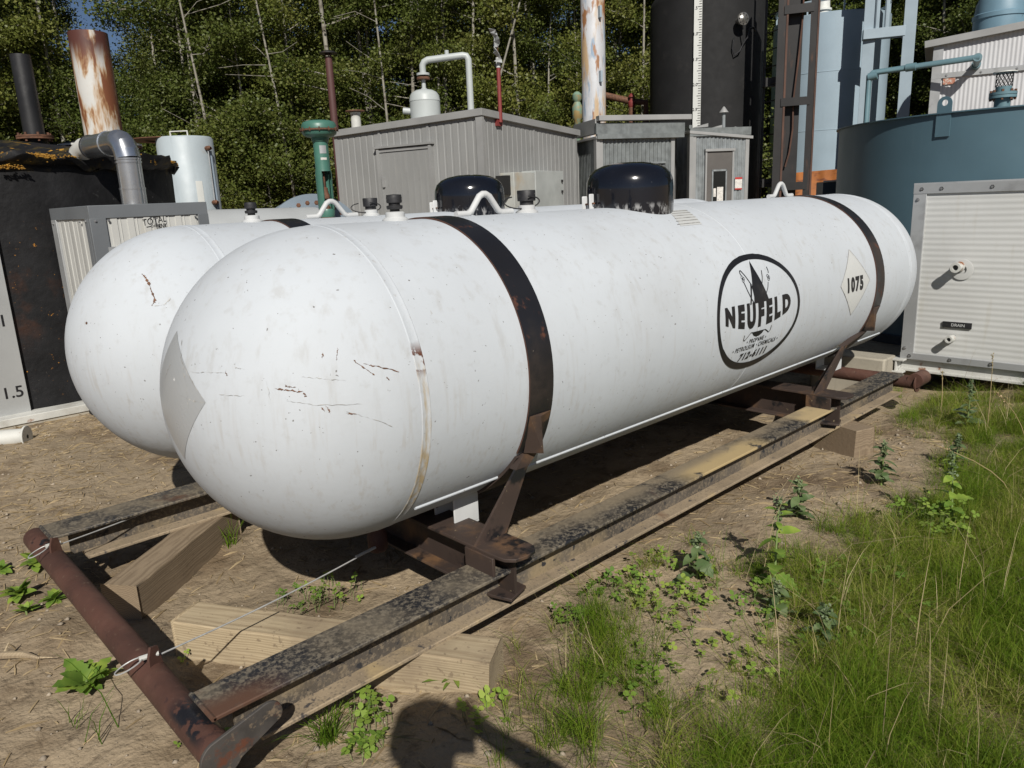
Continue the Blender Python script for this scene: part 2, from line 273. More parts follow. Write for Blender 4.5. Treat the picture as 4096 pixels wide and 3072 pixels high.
m_corrw = mat('white_corrugated_cladding', (.50, .505, .52), .5, var=.05)
m_navy = mat('navy_insulated_box', (.022, .033, .045), .5, var=.2); m_orange = mat('rust_orange_panel', (.30, .10, .02), .75, var=.3, vs_=1.5, layers=[dict(c=(.12, .035, .012), s=4, lo=.5, hi=.65, st=(1, 1, 3))])
m_conc = mat('weathered_concrete', (.34, .31, .25), .9, var=.12, layers=[dict(c=(.22, .20, .16), s=8, st=(2, 2, .3), lo=.52, hi=.7, amt=.7)], bump=[(40, .3, .005)])
m_bark = mat('aspen_bark', (.25, .235, .195), .85, var=.15, layers=[dict(c=(.10, .085, .065), s=5, st=(1, 1, 1.6), lo=.52, hi=.62, d=5), dict(c=(.22, .20, .16), s=2, lo=.5, hi=.7, amt=.7)])
m_cable = mat('steel_cable', (.38, .38, .37), .5, .2, vs_=40); m_rod = mat('white_lug_paint', (.52, .53, .53), .45, var=.06, vs_=8, layers=[dict(c=RUST, s=24, lo=.64, hi=.67)])
def leafmat(name, cols, trans=.3, rough=.45, spec=.3):
    t = NT(name); a = t.n.new('ShaderNodeAttribute'); a.attribute_name = 'rnd'; rp = t.n.new('ShaderNodeValToRGB'); e = rp.color_ramp.elements
    e[0].position = 0; e[0].color = (*cols[0], 1); e[-1].position = 1; e[-1].color = (*cols[-1], 1)
    for i in range(1, len(cols)-1): q = e.new(i/(len(cols)-1)); q.color = (*cols[i], 1)
    t.l(a.outputs['Fac'], rp.inputs[0]); hv = t.n.new('ShaderNodeHueSaturation'); t.l(rp.outputs[0], hv.inputs['Color'])
    t.l(t.op('MULTIPLY_ADD', t.oi.outputs['Random'], .5, .75), hv.inputs['Value']); t.l(t.op('MULTIPLY_ADD', t.oi.outputs['Random'], -.03, .515), hv.inputs['Hue'])
    t.l(hv.outputs[0], t.p.inputs['Base Color']); t.p.inputs['Roughness'].default_value = rough; t.p.inputs['Specular IOR Level'].default_value = spec
    tr = t.n.new('ShaderNodeBsdfTranslucent'); t.l(hv.outputs[0], tr.inputs['Color']); mx = t.n.new('ShaderNodeMixShader'); mx.inputs[0].default_value = trans
    t.l(t.p.outputs[0], mx.inputs[1]); t.l(tr.outputs[0], mx.inputs[2]); t.l(mx.outputs[0], t.n['Material Output'].inputs['Surface']); return t.m
m_leaf = leafmat('aspen_leaf', [(.078, .105, .020), (.115, .145, .030), (.145, .165, .040), (.18, .185, .058)], .38, .45, .28)
m_grass = leafmat('grass_blade', [(.055, .115, .008), (.105, .185, .014), (.19, .235, .030), (.40, .33, .16)], .32, .55, .12)
m_weed = leafmat('weed_leaf', [(.09, .17, .025), (.15, .25, .04), (.21, .31, .05), (.27, .35, .07)], .3, .5)
m_weedg = leafmat('grey_green_weed_leaf', [(.06, .105, .035), (.085, .14, .05), (.12, .17, .07), (.25, .30, .18)], .25, .6)
m_dry = leafmat('dry_straw', [(.20, .15, .08), (.30, .23, .12), (.38, .30, .17), (.42, .34, .2)], .1, .8)
# ------------------------------------------------------------------ ground
def make_ground():
    n = 340; t = np.linspace(-1, 1, n); k = math.asinh(120)
    gx = .9+1.0*np.sinh(t*k); gy = .2+1.0*np.sinh(t*k)
    X, Y = np.meshgrid(gx, gy, indexing='ij'); V = np.stack([X, Y, gh(X, Y)], -1).reshape(-1, 3)
    i = np.arange(n*n).reshape(n, n); F = np.stack([i[:-1, :-1], i[1:, :-1], i[1:, 1:], i[:-1, 1:]], -1).reshape(-1, 4)
    me = fast_mesh('ground', V, F); me.polygons.foreach_set('use_smooth', [True]*len(me.polygons))
    tag(link('ground', me, m_soil), kind='structure')
make_ground()
# ------------------------------------------------------------------ lettering
def text_bm(s, h, bold=0., shear=0., cut=.015, sx=1., gap=1.):
    c = bpy.data.curves.new('t', 'FONT'); c.body = s; c.size = 1; c.offset = bold; c.align_x = 'LEFT'; c.resolution_u = 4; c.space_character = gap
    o = bpy.data.objects.new('t', c); COL.objects.link(o); bpy.context.view_layer.update()
    me = bpy.data.meshes.new_from_object(o.evaluated_get(bpy.context.evaluated_depsgraph_get()))
    bpy.data.objects.remove(o); bpy.data.curves.remove(c)
    bm = bmesh.new(); bm.from_mesh(me); bpy.data.meshes.remove(me)
    x0 = min(v.co.x for v in bm.verts); x1 = max(v.co.x for v in bm.verts); y0 = min(v.co.y for v in bm.verts); y1 = max(v.co.y for v in bm.verts)
    for v in bm.verts:
        y = (v.co.y-y0)/(y1-y0); v.co = ((v.co.x-x0)/(y1-y0)*h*sx+shear*y*h, y*h, 0)
    w = max(v.co.x for v in bm.verts)
    if cut:
        y = cut
        while y < h:
            bmesh.ops.bisect_plane(bm, geom=bm.verts[:]+bm.edges[:]+bm.faces[:], plane_co=(0, y, 0), plane_no=(0, 1, 0)); y += cut
    return bm, w
def text_flat(name, s, h, M, m, parent, center=True, **k):
    bm, w = text_bm(s, h, cut=0, **k)
    for v in bm.verts: v.co = M @ Vector((v.co.x-(w/2 if center else 0), v.co.y, 0))
    me = bpy.data.meshes.new(name); bm.to_mesh(me); bm.free(); return link(name, me, m, parent)
# ------------------------------------------------------------------ propane tanks
TR, TZ, TL = .52, .90, 3.857
def cylP(x, ang, e=.0024): a = R(ang); return Vector((x, -(TR+e)*math.cos(a), TZ+(TR+e)*math.sin(a)))
def cyl_poly(mb, pts, e=.0024):                # filled outline (x, angle), cut into strips by angle so it hugs the shell
    bm = bmesh.new(); vs_ = [bm.verts.new((x, a, 0)) for x, a in pts]; bm.faces.new(vs_)
    lo = min(a for _, a in pts); hi = max(a for _, a in pts); y = lo+1.5
    while y < hi:
        bmesh.ops.bisect_plane(bm, geom=bm.verts[:]+bm.edges[:]+bm.faces[:], plane_co=(0, y, 0), plane_no=(0, 1, 0)); y += 1.5
    bmesh.ops.triangulate(bm, faces=bm.faces[:]); bm.verts.index_update()
    mb.add([cylP(v.co.x, v.co.y, e) for v in bm.verts], [tuple(v.index for v in f.verts) for f in bm.faces]); bm.free()
def cyl_line(mb, pts, w, e=.0026):
    fine = []
    for (x0, a0), (x1, a1) in zip(pts, pts[1:]):
        for k in range(4): fine.append((x0+(x1-x0)*k/4, a0+(a1-a0)*k/4))
    fine.append(pts[-1]); V = []; kk = math.degrees(1/TR)
    for i, (x, a) in enumerate(fine):
        p = fine[max(0, i-1)]; q = fine[min(len(fine)-1, i+1)]; dx = q[0]-p[0]; da = (q[1]-p[1])/kk; L = math.hypot(dx, da) or 1
        V += [cylP(x-da/L*w/2, a+dx/L*w/2*kk, e), cylP(x+da/L*w/2, a-dx/L*w/2*kk, e)]
    mb.add(V, [(2*i, 2*i+1, 2*i+3, 2*i+2) for i in range(len(fine)-1)])
def cyl_text(mb, s, h, fn, **k):
    bm, w = text_bm(s, h, **k); bm.verts.index_update()
    mb.add([cylP(*fn(v.co.x, v.co.y, w)) for v in bm.verts], [tuple(v.index for v in f.verts) for f in bm.faces]); bm.free()
def sph_line(mb, pts, w, c=(0, 0, TZ), e=.0016, gap=0.):   # thin mark on the near head through unit vectors
    P = []
    for a, b in zip(pts, pts[1:]):
        for k in range(9): P.append((Vector(a)*(1-k/9)+Vector(b)*k/9+Vector((random.gauss(0, .002), random.gauss(0, .002), random.gauss(0, .002)))).normalized())
    P.append(Vector(pts[-1]).normalized()); V = []
    for i, p in enumerate(P):
        t = (P[min(i+1, len(P)-1)]-P[max(i-1, 0)]).normalized(); s_ = p.cross(t)
        ww = w*(.3+1.4*random.random()**2)*(.35 if i in (0, len(P)-1) else 1)*(.12 if random.random() < gap else 1)/2
        V += [Vector(c)+p*(TR+e)+s_*ww, Vector(c)+p*(TR+e)-s_*ww]
    mb.add(V, [(2*i, 2*i+1, 2*i+3, 2*i+2) for i in range(len(P)-1)])
def make_tank():
    t = thing('propane_tank', 'long white propane tank with black oval emblem and 1075 placard on its side', 'propane tank', (1.93, 0, .38))
    prof = [(TR*math.sin(a), -TR*math.cos(a)) for a in [R(90)*i/26 for i in range(27)]]
    prof[0] = (.0005, -TR)
    prof += [(TR, x) for x in np.linspace(0, TL, 20)[1:-1]]+[(TR*math.cos(a), TL+TR*math.sin(a)) for a in [R(90)*i/20 for i in range(21)]]
    mb = MB().lathe(prof, 112, MX((0, 0, TZ))); mb.build('shell', m_white, t, smooth=60)
    for x in (-.006, TL-.036):
        q = .031; MB().lathe([(TR-.002, x-.003), (TR+.0014, x), (TR+.0014, x+.002), (TR+.0006, x+.005), (TR+.0006, x+q-.005), (TR+.0017, x+q-.002), (TR+.0017, x+q), (TR-.002, x+q+.004)], 112, MX((0, 0, TZ))).build('weld_seam', m_seam, t, smooth=60)
    MB().lathe([(TR-.002, 1.938), (TR+.0016, 1.942), (TR+.0016, 1.948), (TR-.002, 1.952)], 112, MX((0, 0, TZ))).build('weld_seam', m_white, t, smooth=60)
    MB().tube([cylP(x, -45.3, .001) for x in np.linspace(.05, TL-.05, 20)], .006, 8).build('weld_bead', m_white, t)
    # dome lid
    dx = 1.65; prof = [(.197, 1.34), (.200, 1.36), (.201, 1.50), (.198, 1.535), (.186, 1.567), (.160, 1.590), (.12, 1.607), (.07, 1.616), (.0005, 1.619)]
    d = MB().lathe(prof, 64, T(dx, 0, 0)).build('dome_lid', m_dome, t, smooth=70)
    MB().lathe([(.204, 1.345), (.207, 1.35), (.207, 1.365), (.2005, 1.372)], 64, T(dx, 0, 0)).build('rim', m_dome, d)
    for ph in (150, 167):
        xx, yy = dx+.222*math.cos(R(ph)), .222*math.sin(R(ph)); zz = TZ+math.sqrt(TR**2-yy**2)
        MB().box((-.013, -.004, -.012), (.013, .004, .066), axisM((xx, yy, zz), (math.cos(R(ph)), math.sin(R(ph)), 0), (-math.sin(R(ph)), math.cos(R(ph)), 0), (0, 0, 1))).build('hasp_lug', m_rod, t, bev=.004)
    MB().tube([(dx+.222*math.cos(R(145)), .222*math.sin(R(145)), 1.437), (dx+.222*math.cos(R(172)), .222*math.sin(R(172)), 1.442)], .004, 8).build('hasp_pin', m_rustb, t)
    # lifting lugs
    for x in (.74, 3.11):
        pts = [(x-.145, 0, TZ+TR+.008), (x-.085, 0, TZ+TR+.008), (x-.070, 0, TZ+TR+.016), (x-.026, 0, TZ+TR+.070), (x-.008, 0, TZ+TR+.079), (x+.008, 0, TZ+TR+.079), (x+.026, 0, TZ+TR+.070), (x+.070, 0, TZ+TR+.016), (x+.085, 0, TZ+TR+.008), (x+.145, 0, TZ+TR+.008)]
        MB().tube(pts, .0125, 12).build('lifting_lug', m_rod, t, smooth=60)
    # fittings on top
    z = TZ+TR
    for x, kind in ((.32, 0), (.97, 1)):
        MB().lathe([(.046, z-.008), (.046, z+.004), (.034, z+.012), (.034, z+.026), (.028, z+.03), (.0005, z+.03)], 24, T(x, 0, 0)).build('weld_collar', m_rod, t)
        if kind == 0: c = MB().lathe([(.017, z+.028), (.017, z+.038), (.026, z+.038), (.028, z+.043), (.028, z+.050), (.02, z+.052), (.02, z+.058), (.0265, z+.06), (.0275, z+.066), (.0265, z+.071), (.0275, z+.076), (.0265, z+.081), (.026, z+.087), (.0005, z+.089)], 28, T(x, 0, 0)).build('relief_valve', m_rub, t)
        else:
            c = MB().lathe([(.028, z+.028), (.028, z+.045), (.037, z+.046), (.038, z+.085), (.036, z+.088), (.0005, z+.089)], 28, T(x, 0, 0)).build('filler_cap', m_rub, t)
            MB().tube([(x-.03+.08*math.sin(a)*.9, -.038*math.cos(a*.5)-.004, z+.040+.024*math.cos(a)) for a in np.linspace(0, 6.0, 22)], .0028, 6).build('tether', m_rub, c)
    # saddle feet under the shell
    for x in (.30, 3.42):
        for s_ in (-1, 1):
            f = MB(); y0, y1 = s_*.13, s_*.25
            f.box((x, min(y1, y1-s_*.008), .335), (x+.115, max(y1, y1-s_*.008), .46)); f.box((x, min(y0, y0+s_*.008), .335), (x+.115, max(y0, y0+s_*.008), .41)); f.box((x, min(y0, y1), .327), (x+.115, max(y0, y1), .337))
            f.build('foot_bracket', m_rod, t, bev=.003)
    MB().tube([(.13, 0, .40), (.13, 0, .34)], .032, 16).build('drain_coupling', m_rod, t)
    MB().lathe([(.0005, .235), (.03, .236), (.036, .245), (.036, .30), (.028, .31), (.028, .345)], 20, T(.13, 0, 0)).build('drain_valve', m_rustpipe, t)
    return t
tank = make_tank()
tank2 = clone(tank); tank2.location = (1.93+.026, 1.170, .384)
tank2['label'] = 'plain white propane tank lying behind the one with the emblem'
# marks that only the near tank carries
mb = MB(); N = 96; V = []
ex, ea, hx, ha = 1.954, 2.6, .381, 30.4
for i in range(N):
    a = 2*math.pi*i/N; c, s_ = math.cos(a), math.sin(a); j = 1+.008*random.random()*(1 if s_ > .3 else 0)
    for q in range(3):
        k = q/2; ox = hx*(1-k)+(hx-.022)*k; oa = (ha*j)*(1-k)+(ha-3.0-(.8 if s_ < -.5 else 0))*k; V.append(cylP(ex+ox*c, ea+oa*s_))
mb.add(V, [(3*i+q, 3*i+q+1, 3*((i+1) % N)+q+1, 3*((i+1) % N)+q) for i in range(N) for q in range(2)])
em = mb.build('emblem_ring', m_ink, tank, smooth=0, label='black oval ring of the emblem')
mb = MB()
def nf(x, y, w):
    X = 1.642+(2.238-1.642)*x/w; b = -5.0+5.2*((X-1.94)/.3)**2; return X, b+(8.2+.6*abs(X-1.94)/.3-b)*y/.086
cyl_text(mb, 'NEUFELD', .086, nf, bold=.07, gap=1.5)
mb.build('emblem_lettering', m_ink, tank, smooth=0, label='bold black word NEUFELD')
def part_poly(name, pts, m, parent, **k):
    mb = MB(); cyl_poly(mb, pts); return mb.build(name, m, parent, smooth=0, **k)
def part_line(name, pts, w, m, parent):
    mb = MB(); cyl_line(mb, pts, w); return mb.build(name, m, parent, smooth=0)
fl = part_poly('emblem_flame', [(1.944, 29.5), (1.957, 24.5), (1.978, 19.5), (2.004, 13.5), (2.029, 7.6), (1.893, 7.6), (1.899, 11.0), (1.896, 14.0), (1.893, 16.2), (1.902, 17.2), (1.913, 20.5), (1.928, 25.0)], m_ink, tank, label='black peaked flame of the emblem')
part_poly('flame_leg', [(1.886, 18.0), (1.896, 17.4), (1.867, 7.4), (1.857, 7.5)], m_ink, fl)
for ln in ([(1.832, 22.3), (1.826, 23.8), (1.829, 25.0), (1.838, 25.1), (1.862, 22.0), (1.890, 17.5)], [(1.833, 19.4), (1.85, 14.5), (1.868, 11.0), (1.89, 8.0)], [(2.016, 23.4), (2.006, 20.2), (1.99, 16.8)], [(2.072, 24.7), (2.074, 22.5), (2.070, 21.3)], [(2.046, 16.8), (2.033, 14.0), (2.010, 11.4)],
           [(1.814, -7.2), (1.811, -9.6), (1.820, -10.2), (1.845, -8.6), (1.868, -6.9), (1.882, -6.8)], [(1.995, -7.0), (2.015, -7.8), (2.038, -9.2), (2.052, -8.2), (2.058, -5.9)]): part_line('orbit_line', ln, .0042, m_ink, fl)
for cx, ca in ((1.832, 20.9), (2.055, 19.2)):
    for ox, oa in ((0, .7), (.008, -.1), (.002, -1.0)): part_line('orbit_ball', [(cx+ox+.009*math.cos(a), ca+oa+.8*math.sin(a)) for a in np.linspace(0, 6.28, 9)], .0022, m_ink, fl)
part_poly('flame_base', [(1.880, -6.8), (1.995, -7.0), (1.975, -8.6), (1.95, -9.6), (1.925, -9.7), (1.898, -8.7)], m_ink, fl)
mb = MB()
for s_, h, xa, xb, aa, bold, sh in (('• PROPANE •', .0205, 1.846, 2.024, -12.55, .018, .12), ('• PETROLEUM • CHEMICALS •', .0225, 1.735, 2.150, -15.75, .018, .15), ('712-6111', .040, 1.808, 2.066, -21.6, .05, .25)):
    cyl_text(mb, s_, h, lambda x, y, w, xa=xa, xb=xb, aa=aa: (xa+(xb-xa)*x/w, aa+math.degrees(y/TR)), bold=bold, shear=sh, gap=1.25)
mb.build('emblem_small_print', m_ink, tank, smooth=0, label='small black print PROPANE PETROLEUM CHEMICALS 712-6111')
mb = MB(); cyl_poly(mb, [(3.003, 26.0), (3.192, 5.0), (2.998, -14.8), (2.808, 5.2)], .0012); pc = mb.build('placard', m_decal, tank, smooth=0, label='white diamond placard reading 1075')
part_line('placard_edge', [(3.003, 26.0), (3.192, 5.0), (2.998, -14.8), (2.808, 5.2), (3.003, 26.0)], .0035, m_scrg, pc)
mb = MB(); cyl_text(mb, '1075', .078, lambda x, y, w: (2.897+.206*x/w, -.3+math.degrees(y/TR)*1.1), bold=.065, shear=.0, gap=1.3); mb.build('placard_number', m_ink, pc, smooth=0)
mb = MB(); rows = [(1.72-.10*i/5, 1.86-.06*i/5, 70-2.6*i) for i in range(6)]
cyl_poly(mb, [(1.715, 71.5), (1.86, 71.5), (1.80, 55.5), (1.63, 55.5)], .001); dp_ = mb.build('data_label', m_decal, tank, smooth=0)
mb = MB()
for a, b, c in rows: cyl_line(mb, [(a, c), (b, c)], .004)
mb.build('print_line', m_scrg, dp_, smooth=0)
# grey diamond placard on the near head
mb = MB(); P4 = [Vector(v).normalized() for v in ((-.883, .06, .466), (-.932, -.339, .126), (-.965, .003, -.261), (-.955, .275, .10))]; n = 14; V = []
for i in range(n+1):
    for j in range(n+1):
        a, b = i/n, j/n; p = ((P4[0]*(1-a)+P4[1]*a)*(1-b)+(P4[3]*(1-a)+P4[2]*a)*b).normalized(); V.append(Vector((0, 0, TZ))+p*(TR+.0012))
mb.add(V, [(i*(n+1)+j, i*(n+1)+j+1, (i+1)*(n+1)+j+1, (i+1)*(n+1)+j) for i in range(n) for j in range(n)]); mb.build('placard', m_greyfilm, tank, smooth=0, label='grey peeling diamond placard on the rounded end')
def scratch(pts, w, m, parent, c=(0, 0, TZ)):
    mb = MB(); sph_line(mb, pts, w, c, gap=.45 if m is m_scrg else .2); mb.build('scratch', m, parent, smooth=0)
for a in ([(-.699, -.684, .206), (-.655, -.725, .195), (-.598, -.78, .183), (-.587, -.794, .158)], [(-.66, -.717, .224), (-.655, -.725, .215), (-.621, -.756, .209)], [(-.40, -.83, .385), (-.424, -.844, .328)], [(-.30, -.905, .295), (-.24, -.93, .272), (-.122, -.967, .224)], [(-.345, -.884, .318), (-.30, -.91, .27), (-.259, -.938, .23)],
          [(-.515, -.853, .10), (-.50, -.865, .06)], [(-.535, -.84, .095), (-.525, -.85, .075)], [(-.475, -.80, .37), (-.48, -.805, .345)], [(-.43, -.901, .052), (-.38, -.92, .04)], [(-.20, -.955, .21), (-.185, -.96, .19)], [(-.845, -.444, .29), (-.84, -.455, .27)]): scratch(a, .0029, m_scr, tank)
for a in ([(-.938, -.21, .275), (-.90, -.35, .285), (-.85, -.44, .285)], [(-.807, -.476, .35), (-.80, -.485, .31), (-.77, -.53, .30)], [(-.60, -.75, .26), (-.5, -.82, .24), (-.40, -.88, .22)], [(-.43, -.90, .06), (-.3, -.95, .0), (-.185, -.98, -.068)], [(-.72, -.64, .25), (-.715, -.66, .15)], [(-.88, -.42, .17), (-.80, -.56, .17)], [(-.66, -.72, .14), (-.55, -.82, .11), (-.35, -.93, .09)]): scratch(a, .0016, m_scrg, tank)
for a in ([(-.90, -.05, .43), (-.938, -.10, .33), (-.945, -.20, .25), (-.93, -.335, .13)], [(-.945, -.13, .30), (-.955, -.18, .20), (-.965, -.20, .08)], [(-.955, .02, .29), (-.965, .10, .20)], [(-.965, -.12, .14), (-.955, -.24, .125), (-.932, -.335, .125)]): scratch(a, .004, m_scrg, tank)
c2 = (.026, 1.17, TZ+.004)
scratch([(-.539, -.513, .668), (-.530, -.545, .655), (-.53, -.62, .578), (-.535, -.692, .484), (-.562, -.696, .447)], .008, m_scr, tank2, c2); scratch([(-.906, -.259, .334), (-.90, -.28, .325)], .008, m_scr, tank2, c2); scratch([(-.562, -.696, .447), (-.494, -.745, .448), (-.442, -.751, .491)], .004, m_scrg, tank2, c2)
# ------------------------------------------------------------------ skid under both tanks
sk = thing('skid_frame', 'rusty black steel skid of beams and end pipes carrying both white tanks', 'steel skid', (1.55, .3, .09))
BZ0, BZ1 = .147, .281
for y, w in ((-.474, .142), (1.06, .17)):
    # one beam: top flange, web and bottom flange
    b = MB().box((-.715, y-w/2, BZ1-.012), (3.80, y+w/2, BZ1)); b = b.build('beam', m_beam, sk, bev=.003)
    MB().box((-.64, y-.006, BZ0+.012), (3.80, y+.006, BZ1-.012)).build('web', m_web, b)
    MB().box((-.60, y-w/2+.004, BZ0), (3.80, y+w/2-.004, BZ0+.013)).build('bottom_flange', m_beamlow, b, bev=.003)
    MB().tube([(-.712, y-w/2, BZ1-.004), (-.712, y+w/2, BZ1-.004)], .007, 8).build('weld_bead', m_beam, b)
for x, sgn in ((-.728, -1), (3.87, 1)):
    p = MB().tube([(x, yy, .216) for yy in np.linspace(-.605, 1.20, 12)], .043, 28).build('end_pipe', m_rustpipe, sk)
    for yy, dr in ((-.605, -1), (1.20, 1)):
        if x < 0 and dr < 0:                # rounded ear plate
            pts = [(x+.052*math.cos(a), .216+.052*math.sin(a)) for a in np.linspace(R(115), R(330), 16)]+[(x+.125+.036*math.cos(a), .262+.036*math.sin(a)) for a in np.linspace(R(-35), R(105), 10)]
            MB().prism(pts, MYm((0, yy+.002, 0)), .010).build('end_cap', m_cap, p, bev=.002)
        elif x < 0: MB().lathe([(.0005, 0), (.040, 0), (.043, -.003), (.043, -.01)], 24, axisM((x, yy+.004, .216), (1, 0, 0), (0, 0, -1), (0, 1, 0))).build('end_cap', m_rustpipe, p)
        else: MB().lathe([(.0005, 0), (.060, 0), (.060, -.008), (.04, -.008)], 24, axisM((x, yy+dr*.004, .216), (1, 0, 0), (0, 0, -dr), (0, dr, 0))).build('end_cap', m_rustpipe, p)
MB().tube([(3.83, -.60, .236), (3.98, -.60, .236)], .048, 20).build('end_pipe', m_rustpipe, sk)
for x in (-.7, ):                              # anchor tabs for the cables
    for y in (-.155, .895):
        MB().prism([(-.022, -.01), (.026, -.01), (.016, .05), (-.008, .058), (-.02, .03)], axisM((-.722, y, .255), (math.cos(.5), math.sin(.5), 0), (0, 0, 1), (math.sin(.5), -math.cos(.5), 0)), .008).build('anchor_tab', m_rustpipe, sk)
CX = (.295, 2.80)
for x, sx in zip(CX, (.487, 3.345)):
    pts = [(x-.072, 1.72), (x-.072, -.55), (x-.067, -.585), (x-.045, -.613), (x, -.622), (x+.045, -.613), (x+.067, -.585), (x+.072, -.55), (x+.072, 1.72)]
    c = MB().prism(pts, T(0, 0, .345), .012).build('cross_beam', m_brace, sk, bev=.002)
    MB().box((x-.006, -.56, .195), (x+.006, 1.72, .345)).build('web', m_brace, c)
    MB().prism([(x-.06, 1.72), (x-.06, -.50), (x-.035, -.575), (x+.062, -.545), (x+.062, 1.72)], T(0, 0, .186), .011).build('bottom_flange', m_brace, c, bev=.002)
    MB().box((x-.078, -.538, BZ1-.002), (x-.066, -.398, .3455)).build('gusset', m_brace, sk, bev=.002)
    for ty, out in ((0, -1), (0, 1), (1.17, -1), (1.17, 1)):
        # upright: leaning plate with a stiffener rib, from cross beam up to the strap end
        a = R(-32); ys = ty+out*(TR+.006)*math.cos(a); zs = TZ+(TR+.006)*math.sin(a); yb = ty+out*.437
        u = MB(); w0, w1 = .072, .030; t_ = .010
        top = Vector((x+(.15 if x < 1 else .27), ys, .575)); bot = Vector((x, yb, .355))
        prof = [bot+Vector((-w0, 0, 0)), bot+Vector((w0, 0, 0)), top+Vector((w1, 0, 0)), top+Vector((-w1, 0, 0))]
        u.add([p+Vector((0, out*t_, 0)) for p in prof]+prof, [(0, 1, 2, 3), (7, 6, 5, 4), (0, 4, 5, 1), (1, 5, 6, 2), (2, 6, 7, 3), (3, 7, 4, 0)])
        br = u.build('brace', m_brace, sk)
        ar = MB(); e0 = [Vector((sx-.03, ys, zs)), Vector((sx+.045, ys, zs))]; tp = [top+Vector((-w1, 0, 0)), top+Vector((w1, 0, 0))]; k4 = [tp[0], tp[1], e0[1], e0[0]]
        ar.add([p+Vector((0, out*.012, 0)) for p in k4]+[p-Vector((0, out*.02, 0)) for p in k4], [(0, 1, 2, 3), (7, 6, 5, 4), (0, 4, 5, 1), (1, 5, 6, 2), (2, 6, 7, 3), (3, 7, 4, 0)]); ar.build('strap_arm', m_brace, br)
        rb = MB(); q0 = bot+Vector((-w0*.2, 0, 0)); q1 = top+Vector((-w1*.2, 0, 0)); inn = Vector((.03, -out*.05, 0)); ii2 = Vector((.02, -out*.03, -.03))
        pr_ = [q0, q0+inn, q1+ii2, q1]; rb.add([p+Vector((-.005, 0, 0)) for p in pr_]+[p+Vector((.005, 0, 0)) for p in pr_], [(0, 1, 2, 3), (7, 6, 5, 4), (0, 4, 5, 1), (1, 5, 6, 2), (2, 6, 7, 3), (3, 7, 4, 0)]); rb.build('rib', m_brace, br)
        # curved saddle pad hugging the shell below the strap
        V = []; n = 10
        for i in range(n+1):
            aa = R(-33-24*i/n)
            for dx_ in (-.055, .055):
                for e in (.001, .011): V.append((sx+dx_-.05*i/n, ty+out*(TR+e)*math.cos(aa), TZ+(TR+e)*math.sin(aa)))
        F = []
        for i in range(n):
            b0 = 4*i; F += [(b0, b0+2, b0+6, b0+4), (b0+1, b0+5, b0+7, b0+3), (b0, b0+4, b0+5, b0+1), (b0+2, b0+3, b0+7, b0+6)]
        F += [(0, 1, 3, 2), (4*n, 4*n+2, 4*n+3, 4*n+1)]; MB().add(V, F).build('saddle_pad', m_brace, br)
        # folded clip at the strap end
        g = MB(); aa = R(-27); P = lambda ang, e, X: Vector((X, ty+out*(TR+e)*math.cos(R(ang)), TZ+(TR+e)*math.sin(R(ang))))
        g.add([P(-14, .010, sx-.052), P(-14, .010, sx+.052), P(-31, .012, sx+.045), P(-31, .012, sx-.030), P(-29, .055, sx+.02), P(-15, .014, sx+.0)], [(0, 5, 4, 3), (5, 1, 2, 4), (3, 4, 2), (0, 1, 5)]); g.build('strap_clip', m_brace, sk, smooth=0)
    for ty, dz in ((0, 0), (1.17, .004)):
        V = []; n = 64
        for i in range(n+1):
            aa = R(-31+242*i/n)
            for dx_ in (-.056, .056):
                for e in (.0006, .0066): V.append((sx+dx_, ty-(TR+e)*math.cos(aa), TZ+dz+(TR+e)*math.sin(aa)))
        F = []
        for i in range(n):
            b0 = 4*i; F += [(b0+1, b0+5, b0+7, b0+3), (b0, b0+2, b0+6, b0+4)]
        st = MB().add(V, F).build('strap', m_strap, sk, smooth=50)
        E_ = []
        for i in range(n):
            b0 = 4*i; E_ += [(b0, b0+4, b0+5, b0+1), (b0+2, b0+3, b0+7, b0+6)]
        MB().add(V, E_).build('strap_edge', m_strapedge, st, smooth=50)
# ------------------------------------------------------------------ cables and timbers
def cable(name, a, b, label, loopdir):
    t = thing(name, label, 'cable', a, 'steel cables tied to the front pipe')
    a = Vector(a); b = Vector(b); n = 16
    MB().tube([a+(b-a)*i/n+Vector((0, 0, -.012*math.sin(math.pi*i/n))) for i in range(n+1)], .0026, 6).build('strand', m_cable, t)
    d = Vector(loopdir).normalized(); s_ = Vector((-d.y, d.x, 0))
    MB().tube([a+d*(.012+.036*(1-math.cos(w))) + s_*.019*math.sin(w)+Vector((0, 0, .012-.010*(1-math.cos(w)))) for w in np.linspace(0, 2*math.pi, 20)], .0021, 6).build('loop', m_cable, t)
    MB().tube([a+d*.02+Vector((0, 0, .012)), a-d*.03+Vector((0, 0, .010))], .0075, 8).build('clamp', m_grime, t, smooth=0)
    MB().tube([b, b+(a-b).normalized()*.10], .0055, 6).build('clamp', m_grime, t, smooth=0)
    return t
cable('cable', (-.735, -.150, .272), (.112, -.02, .262), 'thin steel cable from the front pipe to the valve under the emblem tank', (-1, .12, 0))
cable('cable', (-.728, .900, .272), (.13, 1.17, .262), 'thin steel cable from the front pipe towards the rear tank', (-1, -.2, 0))
